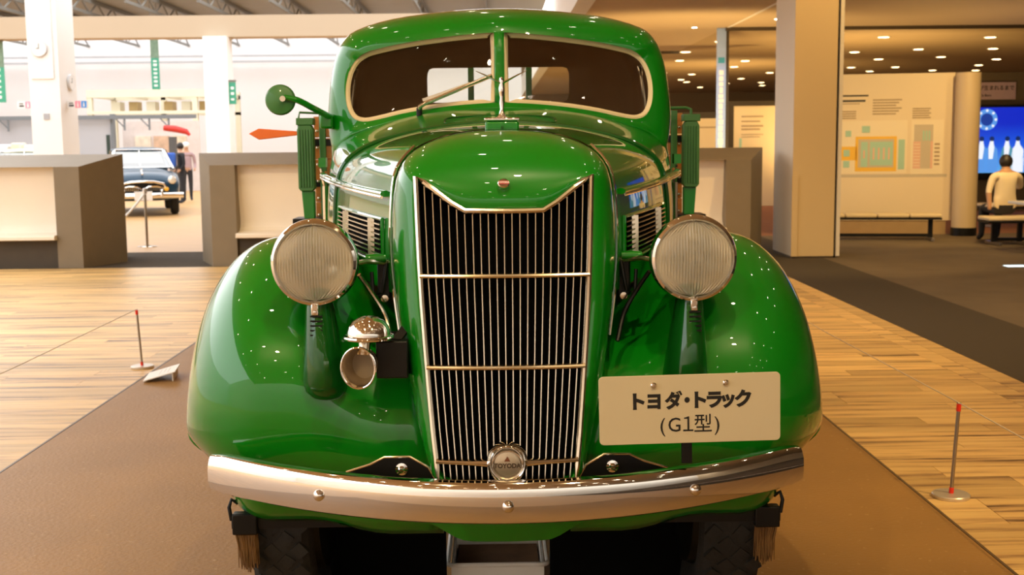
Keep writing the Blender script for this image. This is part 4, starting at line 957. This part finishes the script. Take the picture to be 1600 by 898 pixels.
# ------------------------------------------------------------------ people
SKIN = mat('skin', (.45, .25, .15), .55, 0, 0, .06, 8); HAIR = mat('dark_hair', (.015, .011, .009), .5, 0, 0, .2, 30)
def person(name, label, loc, rz, joints, edges, mats, pick, hair=None, cap=None):
    p = thing('person', label, 'person', loc, rz)
    bm = bmesh.new(); sl = bm.verts.layers.skin.verify(); vs = []
    for i, (co, r) in enumerate(joints):
        v = bm.verts.new(co); v[sl].radius = (r, r) if not isinstance(r, tuple) else r; v[sl].use_root = (i == 0); vs.append(v)
    for a, b_ in edges: bm.edges.new((vs[a], vs[b_]))
    me = bpy.data.meshes.new('body'); bm.to_mesh(me); bm.free()
    o = bpy.data.objects.new('body', me); COL.objects.link(o)
    q = o.modifiers.new('skin', 'SKIN'); q.use_smooth_shade = True; q = o.modifiers.new('sub', 'SUBSURF'); q.levels = 2; q.render_levels = 2
    dg = bpy.context.evaluated_depsgraph_get(); dg.update(); m2 = bpy.data.meshes.new_from_object(o.evaluated_get(dg))
    bpy.data.objects.remove(o); m2.name = 'body'; o = bpy.data.objects.new('body', m2); COL.objects.link(o); o.parent = p
    m2.materials.clear()
    for k in mats: m2.materials.append(k)
    for f in m2.polygons: f.material_index = pick(f.center); f.use_smooth = True
    if hair: hair(p)
    return p
def hair_ball(c, r, ma, name='hair', squash=1.08):
    def f(p):
        G().lathe([(0, r * squash), (r * .55, r * .86 * squash), (r * .9, r * .45), (r * 1.02, 0), (r * .95, -r * .45), (r * .7, -r * .85)], c, 'z', 18, caps=False).build(name, ma, p)
    return f
# seated viewer, seen from behind (faces +y)
J = [((0, 0, .50), (.17, .13)), ((0, .02, .68), (.165, .115)), ((0, .0, .88), (.185, .12)), ((0, .0, 1.0), (.13, .09)), ((0, .01, 1.07), .052), ((0, .025, 1.16), (.072, .088)), ((0, .03, 1.24), (.068, .082)),
     ((-.21, 0, .96), .062), ((-.27, .0, .74), .048), ((-.26, -.03, .52), .034), ((-.26, -.03, .45), .036),
     ((.21, 0, .96), .062), ((.31, .14, .80), .048), ((.36, .34, .78), .036), ((.37, .42, .78), .036),
     ((-.10, .05, .47), .10), ((-.13, .45, .47), .07), ((-.13, .47, .03), .045), ((-.13, .58, -.03), .04), ((.10, .05, .47), .10), ((.13, .45, .47), .07), ((.13, .47, .03), .045), ((.13, .58, -.03), .04)]
Ed = [(0, 1), (1, 2), (2, 3), (3, 4), (4, 5), (5, 6), (3, 7), (7, 8), (8, 9), (9, 10), (3, 11), (11, 12), (12, 13), (13, 14), (0, 15), (15, 16), (16, 17), (17, 18), (0, 19), (19, 20), (20, 21), (21, 22)]
SHIRT = mat('cream_shirt', (.72, .60, .42), .8, 0, 0, .06, 5); TROU = mat('dark_trousers', (.02, .02, .025), .8)
def pick1(c):
    if c.z < .50 and abs(c.x) < .24 or (c.y > .25 and c.z < .62 and abs(c.x) < .24): return 1
    if c.z > 1.03: return 2
    if c.x < -.20 and c.z < .72: return 2
    if c.x > .29 and c.y > .12: return 2
    return 0
person('person', 'person in a cream shirt seated with back turned before the blue screen', (7.86, 18.25, .08), R(4), J, Ed, [SHIRT, TROU, SKIN], pick1, hair_ball((0, .02, 1.20), .098, HAIR))
# standing visitors in the hall
def stand(bag):
    j = [((0, 0, .95), (.15, .11)), ((0, 0, 1.15), (.15, .11)), ((0, 0, 1.36), (.18, .11)), ((0, 0, 1.45), (.10, .08)), ((0, 0, 1.52), .05), ((0, -.01, 1.62), (.07, .085)), ((0, -.01, 1.70), (.066, .08)),
         ((-.21, 0, 1.38), .06), ((-.25, .02, 1.12), .045), ((-.22, -.12, .95), .035), ((-.20, -.18, .92), .033), ((.21, 0, 1.38), .06), ((.25, .02, 1.12), .045), ((.22, -.12, .95), .035), ((.20, -.18, .92), .033),
         ((-.09, 0, .88), .09), ((-.10, 0, .48), .065), ((-.10, .02, .09), .045), ((-.10, -.12, .04), .04), ((.09, 0, .88), .09), ((.10, 0, .48), .065), ((.10, .02, .09), .045), ((.10, -.12, .04), .04)]
    return j
def pickS(c): return 2 if c.z > 1.47 or (c.y < -.09 and .85 < c.z < 1.0) else (1 if c.z < .95 else 0)
pv = person('person', 'person in black jacket with blue bag standing beside the dark blue car', (-9.02, 34.6, 0), R(-60), stand(1), Ed, [mat('black_jacket', (.012, .012, .014), .8), TROU, SKIN], pickS, hair_ball((0, 0, 1.66), .098, HAIR))
tag(G().bx(-.15, .15, -.10, .10, 0, .42).build('shoulder_bag', mat('blue_bag', (.03, .10, .42), .7), bevel=.05, loc=(-9.26, 34.36, 1.05)), 'blue shoulder bag carried by the person in black jacket', 'bag')
person('person', 'person wearing a white cap and grey-pink top behind the bench', (-9.32, 36.4, 0), R(20), stand(0), Ed, [mat('grey_pink_top', (.38, .26, .27), .8), TROU, SKIN], pickS, hair_ball((0, 0, 1.70), .10, WHITE, 'cap', .8))

# ------------------------------------------------------------------ right side: pillar, panels, screen
pr_ = thing('square_pillar', 'large pale square pillar on the dark carpet beside the long bench', 'pillar', (4.42, 16.95, 0))
PILW = mat('pale_pillar_paint', (.66, .58, .46), .6, 0, 0, .03, .6)
G().bx(-.315, .27, -.55, .55, .03, 5.5).build('shaft', PILW, pr_, smooth=False)
G().bx(-.31, .265, -.54, .54, 0, .03).build('plinth', mat('brown_plinth', (.10, .065, .035), .6), pr_, smooth=False)
G().bx(-.315, .27, -.556, -.551, .03, 5.5).build('warm_lit_front', mat('warm_lit_tan', (.56, .40, .20), .55, 0, 0, .04, .8), pr_, smooth=False)  # warm light on the pillar front, put into this panel's tan colour
G().bx(-.325, -.24, -.575, -.5565, 0.03, 1.15).build('access_panel', mat('warm_lit_tan', (.56, .40, .20)), pr_, smooth=False)
G().bx(.27, .305, -.50, .5, 0, 5.5).build('shadow_gap', BLACK, pr_, smooth=False)
G().bx(.305, .355, -.55, .5, .03, 5.5).build('edge_board', PILW, pr_, smooth=False)

dw_ = thing('display_wall', 'pale exhibit wall printed with yellow and teal factory diagrams', 'display wall', (6.1, 20.6, 0), R(-10.5))
DWM = mat('pale_exhibit_wall', (.74, .60, .40), .55, 0, 0, .04, 1)
G().bx(-1.2, 1.74, 0, .10, .24, 2.74).build('board', DWM, dw_, smooth=False)
G().bx(-1.2, 1.66, .02, .08, .0, .24).build('recessed_base', mat('tan_base', (.36, .24, .12), .7), dw_, smooth=False)
YEL = mat('yellow_print', (.80, .46, .05), .6, 0, 0, .05, 4); TEAL = mat('teal_print', (.36, .55, .42), .6, 0, 0, .05, 4); PALE = mat('pale_print', (.78, .66, .46), .6, 0, 0, .03, 3); PINK = mat('rose_print', (.70, .42, .30), .6, 0, 0, .05, 3); TEXT = mat('brown_text_print', (.38, .28, .17), .6, 0, 0, .3, 30); GREY_ = mat('grey_print', (.52, .44, .32), .6, 0, 0, .05, 3)
def pr(name, x0, x1, z0, z1, ma, d=1): return G().bx(x0, x1, -.002 * d - .001, -.002 * d + .001, z0, z1).build(name, ma, dw_, smooth=False)
# board pixels: x = -.1 at the pillar edge .. 1.66, z .24..2.74
def PXx(u): return (u - 1316) / (1497 - 1316) * 1.70 - .04
def PXz(v, u=1400): return 2.74 - (v - 121) / (343 - 121) * 2.5
def pp(name, u0, u1, v0, v1, ma, d=1): return pr(name, PXx(u0), PXx(u1), PXz(v1), PXz(v0), ma, d)
pp('heading_rule', 1290, 1355, 152, 154.5, INK); pp('heading_text', 1290, 1350, 159.5, 162.5, INK); pp('heading_text', 1290, 1340, 164.5, 166, TEXT)
for k in range(4): pp('text_line', 1290, 1334, 176 + 3.4 * k, 178 + 3.4 * k, TEXT)
for k in range(6): pp('text_line', 1363, 1414 - 5 * (k % 3), 159 + 4.2 * k, 161.2 + 4.2 * k, TEXT)
for k in range(5): pp('text_line', 1433, 1465 - 3 * (k % 2), 173 + 3.4 * k, 175 + 3.4 * k, TEXT)
pp('lower_band', 1280, 1496, 272.5, 277, GREY_)
pp('diagram_sheet', 1280, 1425, 191, 271, PALE); pp('diagram_sheet', 1432, 1488, 191, 273, PALE)
pp('yellow_block', 1280, 1337, 230, 251, YEL, 2); pp('yellow_block', 1334, 1407, 215, 268, YEL, 2); pp('grey_block', 1339, 1402, 219, 262, GREY_, 3)
for u0, u1, v0, v1 in ((1344, 1356, 223, 261), (1360, 1400, 223, 259), (1410, 1421, 220, 265), (1345, 1359, 199, 209), (1316, 1326, 206, 215), (1313, 1324, 235, 245), (1313, 1324, 252, 262)): pp('teal_block', u0, u1, v0, v1, TEAL, 4)
for k in range(4): pp('flow_bar', 1365 + 9 * k, 1368 + 9 * k, 232, 250, PINK, 5)
pp('flow_bar', 1348, 1351, 236, 248, PINK, 5)
pp('cutaway_roof', 1437, 1470, 198, 223, GREY_, 2); pp('cutaway_body', 1436, 1470, 223, 264, PINK, 2); pp('cutaway_core', 1449, 1466, 223, 264, GREY_, 3)
for k in range(3): pp('teal_strip', 1452 + 5 * k, 1455 + 5 * k, 207, 222, TEAL, 3)
for k in range(6): pp('note_line', 1473, 1482, 226 + 6 * k, 229 + 6 * k, TEXT, 2)
for k in range(8): pp('tier_line', 1437, 1448, 227 + 4.6 * k, 228 + 4.6 * k, PALE, 3)
pc = thing('round_column', 'round tan column standing at the end of the exhibit wall', 'column', (7.93, 20.02, 0))
G().lathe([(.20, .06), (.20, 2.72), (0, 2.72)], n=36).build('shaft', mat('tan_column_paint', (.55, .42, .26), .45, 0, 0, .04, 1), pc)
G().lathe([(.21, 0), (.21, .14), (.20, .14)], n=36).build('base_ring', BLACK, pc)

# slim bench in front of the exhibit wall
def slim_bench(label, loc, rz, L_, legs, cush):
    b = thing('slim_bench', label, 'bench', loc, rz)
    G().bx(-L_ / 2, L_ / 2, -.22, .22, .345, .375).build('frame', BLACK, b, smooth=False)
    n = cush
    for k in range(n):
        a = -L_ / 2 + L_ * k / n; c = a + L_ / n
        G().bx(a + .004, c - .004, -.23, .23, .375, .44).build('cushion', mat('pale_cushion', (.58, .47, .31), .7, 0, 0, .06, 6), b, bevel=.025, seg=3)
    for x in legs:
        G().bar((x, 0, .34), (x, 0, .05), .05, .07).build('leg', BLACK, b, smooth=False); G().bar((x, -.26, .03), (x, .26, .03), .05, .04).build('foot', STEEL, b, smooth=False)
    G().bx(legs[0], legs[-1], -.02, .02, .06, .11).build('stretcher', BLACK, b, smooth=False)
    return b
slim_bench('slim black framed bench with pale cushions along the exhibit wall', (6.18, 19.25, .002), R(-10), 2.0, (-.8, .86), 4)
slim_bench('slim bench with pale cushions under the seated person', (8.36, 18.15, .002), R(0), 1.75, (-.7, -.30, .6), 3)
slim_bench('slim bench with pale cushions between the seated person and the blue screen', (9.7, 21.9, .002), R(0), 1.5, (-.6, .55), 2)
tb = thing('white_table', 'white topped table standing behind the seated person', 'table', (7.93, 16.95, 0))
G().bx(-.42, .8, -.4, .4, .68, .72).build('top', WHITE, tb, bevel=.01)
for x, y in ((-.05, -.3), (.7, -.3), (-.05, .3), (.7, .3)): G().bx(x - .025, x + .025, y - .025, y + .025, .002, .68).build('leg', BLACK, tb, smooth=False)

# screen wall
sw_ = thing('screen_wall', 'dark exhibit wall carrying the large blue screen', 'partition', (12.3, 27.0, 0))
G().bx(-3.4, 4, 0, .2, 0, 3.1).build('panel', mat('dark_taupe_wall', (.10, .07, .035), .7), sw_, smooth=False)
tv = thing('screen', 'large lit blue screen showing pale standing figures and a ring', 'screen', (12.15, 26.88, .72))
G().bx(-1.45, 1.45, -.05, .10, 0, 1.66).build('bezel', BLACK, tv, bevel=.01)
def tv_mat():
    m = bpy.data.materials.new('screen_blue'); m.use_nodes = True; nt = m.node_tree; b = nt.nodes['Principled BSDF']
    tc = nt.nodes.new('ShaderNodeTexCoord'); sx = nt.nodes.new('ShaderNodeSeparateXYZ'); nt.links.new(tc.outputs['Generated'], sx.inputs[0])
    cr = nt.nodes.new('ShaderNodeValToRGB'); nt.links.new(sx.outputs['Z'], cr.inputs[0]); e = cr.color_ramp.elements
    e[0].color = (.12, .42, .85, 1); e[1].position = .75; e[1].color = (.0, .02, .55, 1); k = e.new(.42); k.color = (.01, .10, .75, 1)
    b.inputs['Base Color'].default_value = (.01, .01, .02, 1); nt.links.new(cr.outputs[0], b.inputs['Emission Color']); b.inputs['Emission Strength'].default_value = 1.0
    return m
def em(name, c, s=1.0): return mat(name, (.02, .02, .02), .5, 0, 0, 0, emit=c, estr=s)
G().bx(-1.40, 1.40, -.054, -.05, .14, 1.60).build('picture', tv_mat(), tv, smooth=False)
EW, EB, ET, EDB = em('screen_white', (.9, .93, 1)), em('screen_light_blue', (.10, .32, .80)), em('screen_teal', (.08, .30, .42)), em('screen_navy', (.0, .02, .12))
def fig(x, robe, tilt=0):
    f = G().extrude([(x - .13, .15), (x - .15, .45), (x - .11, .68), (x - .04, .77), (x + .05, .77), (x + .13, .66), (x + .15, .42), (x + .14, .15)], -.056, -.054).build('figure_robe', robe, tv, smooth=False)
    G().extrude([(x - .06, .45), (x - .07, .72), (x - .03, .88), (x + .03, .88), (x + .06, .70), (x + .03, .45)], -.058, -.056).build('figure_front', EW, f, smooth=False)
    G().lathe([(.055, 0), (.055, -.002), (0, -.002)], (x, -.0565, .90), 'y', 16).build('figure_head', EDB, f, smooth=False)
for x, r_ in ((-1.18, EB), (-.95, EB), (-.60, ET), (-.36, EW), (-.1, EB), (.3, ET), (.6, EB), (.95, EW), (1.2, ET)): fig(x, r_)
ring_ = G().lathe([(.24, -.0545), (.24, -.0565), (.14, -.0565), (.14, -.0545)], (-1.08, 0, 1.33), 'y', 28, caps=False).build('ring_graphic', EB, tv, smooth=False)
G().lathe([(.14, -.0545), (.14, -.0555), (0, -.0555)], (-1.08, 0, 1.33), 'y', 24, caps=False).build('ring_core', em('screen_deep_blue', (.0, .04, .3)), tv, smooth=False)
for k in range(8):
    a = k * math.pi / 4; G().lathe([(.03, -.0565), (.03, -.058), (0, -.058)], (-1.08 + .20 * math.cos(a), 0, 1.33 + .20 * math.sin(a)), 'y', 10).build('ring_dot', EW, ring_, smooth=False)
ns = thing('heading_sign', 'mauve sign strip with dark Japanese lettering above the blue screen', 'sign', (11.30, 26.97, 2.50))
G().bx(-.95, .45, -.03, .03, 0, .38).build('plate', mat('mauve_plate', (.36, .25, .27), .5), ns, smooth=False)
for body, sz, x, z in (('新しい車が生まれるまで', .115, -.22, .25), ('A New Car Is Born', .075, -.40, .09)):
    tx = text_g(body, sz, .002); tx.xf(Matrix.Translation((x, -.032, z)) @ Matrix.Rotation(R(90), 4, 'X')); tx.build('lettering', INK, ns, smooth=False, recalc=False)

# blue banner on dark post, cream boards
bp_ = thing('blue_banner', 'tall blue vertical banner with white lettering on a dark post', 'banner', (4.92, 26.0, 0))
G().bx(-.10, .10, -.02, .02, .1, 4.04).build('cloth', mat('blue_banner_cloth', (.30, .42, .78), .6, 0, 0, .15, 1), bp_, smooth=False)
G().bx(.10, .16, -.03, .10, 0, 4.05).build('post', mat('dark_brown_post', (.04, .028, .015), .6), bp_, smooth=False)
rb = random.Random(11); z = 3.15
while z > .4:
    h_ = .07 + rb.random() * .07; G().bx(-.035 - rb.random() * .02, .03 + rb.random() * .02, -.024, -.02, z - h_, z).build('print_mark', WHITE, bp_, smooth=False); z -= h_ + .025
G().bx(-.07, .07, -.024, -.02, 3.3, 3.42).build('print_mark', mat('teal_print_bright', (.05, .3, .5), .6), bp_, smooth=False)
CB = mat('cream_exhibit_board', (.74, .60, .38), .6, 0, 0, .04, 1)
cb = thing('exhibit_board', 'cream exhibit board with dark frame beside the large pale pillar', 'board', (6.45, 30.0, 0))
G().bx(-.45, 1.2, 0, .08, 0, 2.50).build('panel', CB, cb, smooth=False)
G().bx(-.58, -.45, -.03, .10, 0, 2.62).build('frame', mat('dark_brown_post', (.04, .028, .015), .6), cb, smooth=False); G().bx(-.45, 1.2, -.03, .10, 2.50, 2.62).build('frame', mat('dark_brown_post', (.04, .028, .015), .6), cb, smooth=False)
for k, (a, b_) in enumerate(((2.22, 2.25), (2.10, 2.13), (1.98, 2.02), (1.90, 1.94), (1.78, 1.80), (1.72, 1.74))): G().bx(-.25, .30 - .08 * (k % 2), -.006, 0, a, b_).build('text_line', TEXT, cb, smooth=False)
G().bx(-.30, -.24, -.006, 0, 1.3, 1.7).build('teal_stroke', TEAL, cb, smooth=False)
cb2 = thing('exhibit_wall', 'long cream exhibit wall with dark top edge behind the blue banner', 'partition', (5.4, 35.0, 0))
G().bx(-1.2, 3.4, 0, .12, 0, 2.30).build('panel', CB, cb2, smooth=False); G().bx(-1.2, 3.4, -.02, .14, 2.30, 2.48).build('top_edge', mat('dark_brown_post', (.04, .028, .015), .6), cb2, smooth=False)
for k in range(4): G().bx(-.5 + 1.05 * k, .2 + 1.05 * k, -.006, 0, 2.02, 2.06).build('text_line', TEXT, cb2, smooth=False)

# floor light in the carpet
fl = thing('floor_light', 'small bright rectangular light set into the carpet', 'floor light', (6.63, 15.0, .002))
G().bx(-.15, .15, -.10, .10, 0, .006).build('frame', STEEL, fl, smooth=False); G().bx(-.13, .13, -.08, .08, .006, .010).build('lens', em('floor_lens', (.75, .95, 1), 2.5), fl, smooth=False)

# ------------------------------------------------------------------ downlights
LAMPW = mat('warm_lamp_lens', (.9, .8, .6), .4, 0, 0, 0, emit=(1, .70, .34), estr=14)
LAMPC = mat('bright_lamp_lens', (.9, .85, .75), .4, 0, 0, 0, emit=(1, .84, .62), estr=60)
def lamp_proto(r, ma):
    a = G().lathe([(r * 1.25, -.012), (r * 1.25, 0), (r, 0), (r, -.010)], n=20, caps=False).mesh('trim_ring'); a.materials.append(WHITE)
    b_ = G().lathe([(r, -.010), (r * .6, -.014), (0, -.015)], n=16, caps=False).mesh('lens'); b_.materials.append(ma); return a, b_
def place(mesh2, loc, label, group):
    d = thing('downlight', label, 'downlight', loc, 0, group)
    for nme, me in zip(('trim_ring', 'lens'), mesh2):
        o_ = bpy.data.objects.new(nme, me); COL.objects.link(o_); o_.parent = d
pa = lamp_proto(.13, LAMPW); pb = lamp_proto(.055, LAMPC)
rl_ = random.Random(21)
for j in range(10):
    for i in range(8):
        x, y = 5.6 + 2.0 * i + rl_.uniform(-.5, .5), 22.6 + 3.4 * j + rl_.uniform(-.8, .8)
        if y < 26.6: continue
        if x > y * .46: continue
        place(pa, (x, y, LC), 'round warm downlight set in the low tan ceiling of the exhibit room', 'downlights of the low exhibit room ceiling')
for x, y in ((4.3, 34.0), (4.5, 38.5), (4.1, 43), (4.6, 48)): place(pa, (x, y, LC), 'round warm downlight set in the low tan ceiling of the exhibit room', 'downlights of the low exhibit room ceiling')
for j in range(9):
    for i in range(8):
        x, y = -5.4 + 1.75 * i + rl_.uniform(-.3, .3), -7.5 + 2.4 * j + rl_.uniform(-.4, .4)
        place(pb, (x, y, 5.5), 'small bright downlight set in the high tan ceiling above the truck', 'downlights of the high ceiling')
for x, y, l in ((4.3, 25.8, 'small bright downlight in the pale ceiling on the truck side of the white ceiling joint'), (5.7, 24.2, 'small bright downlight in the pale ceiling between white joint and large pillar')): place(pb, (x, y, LC), l, 'downlights of the pale ceiling')
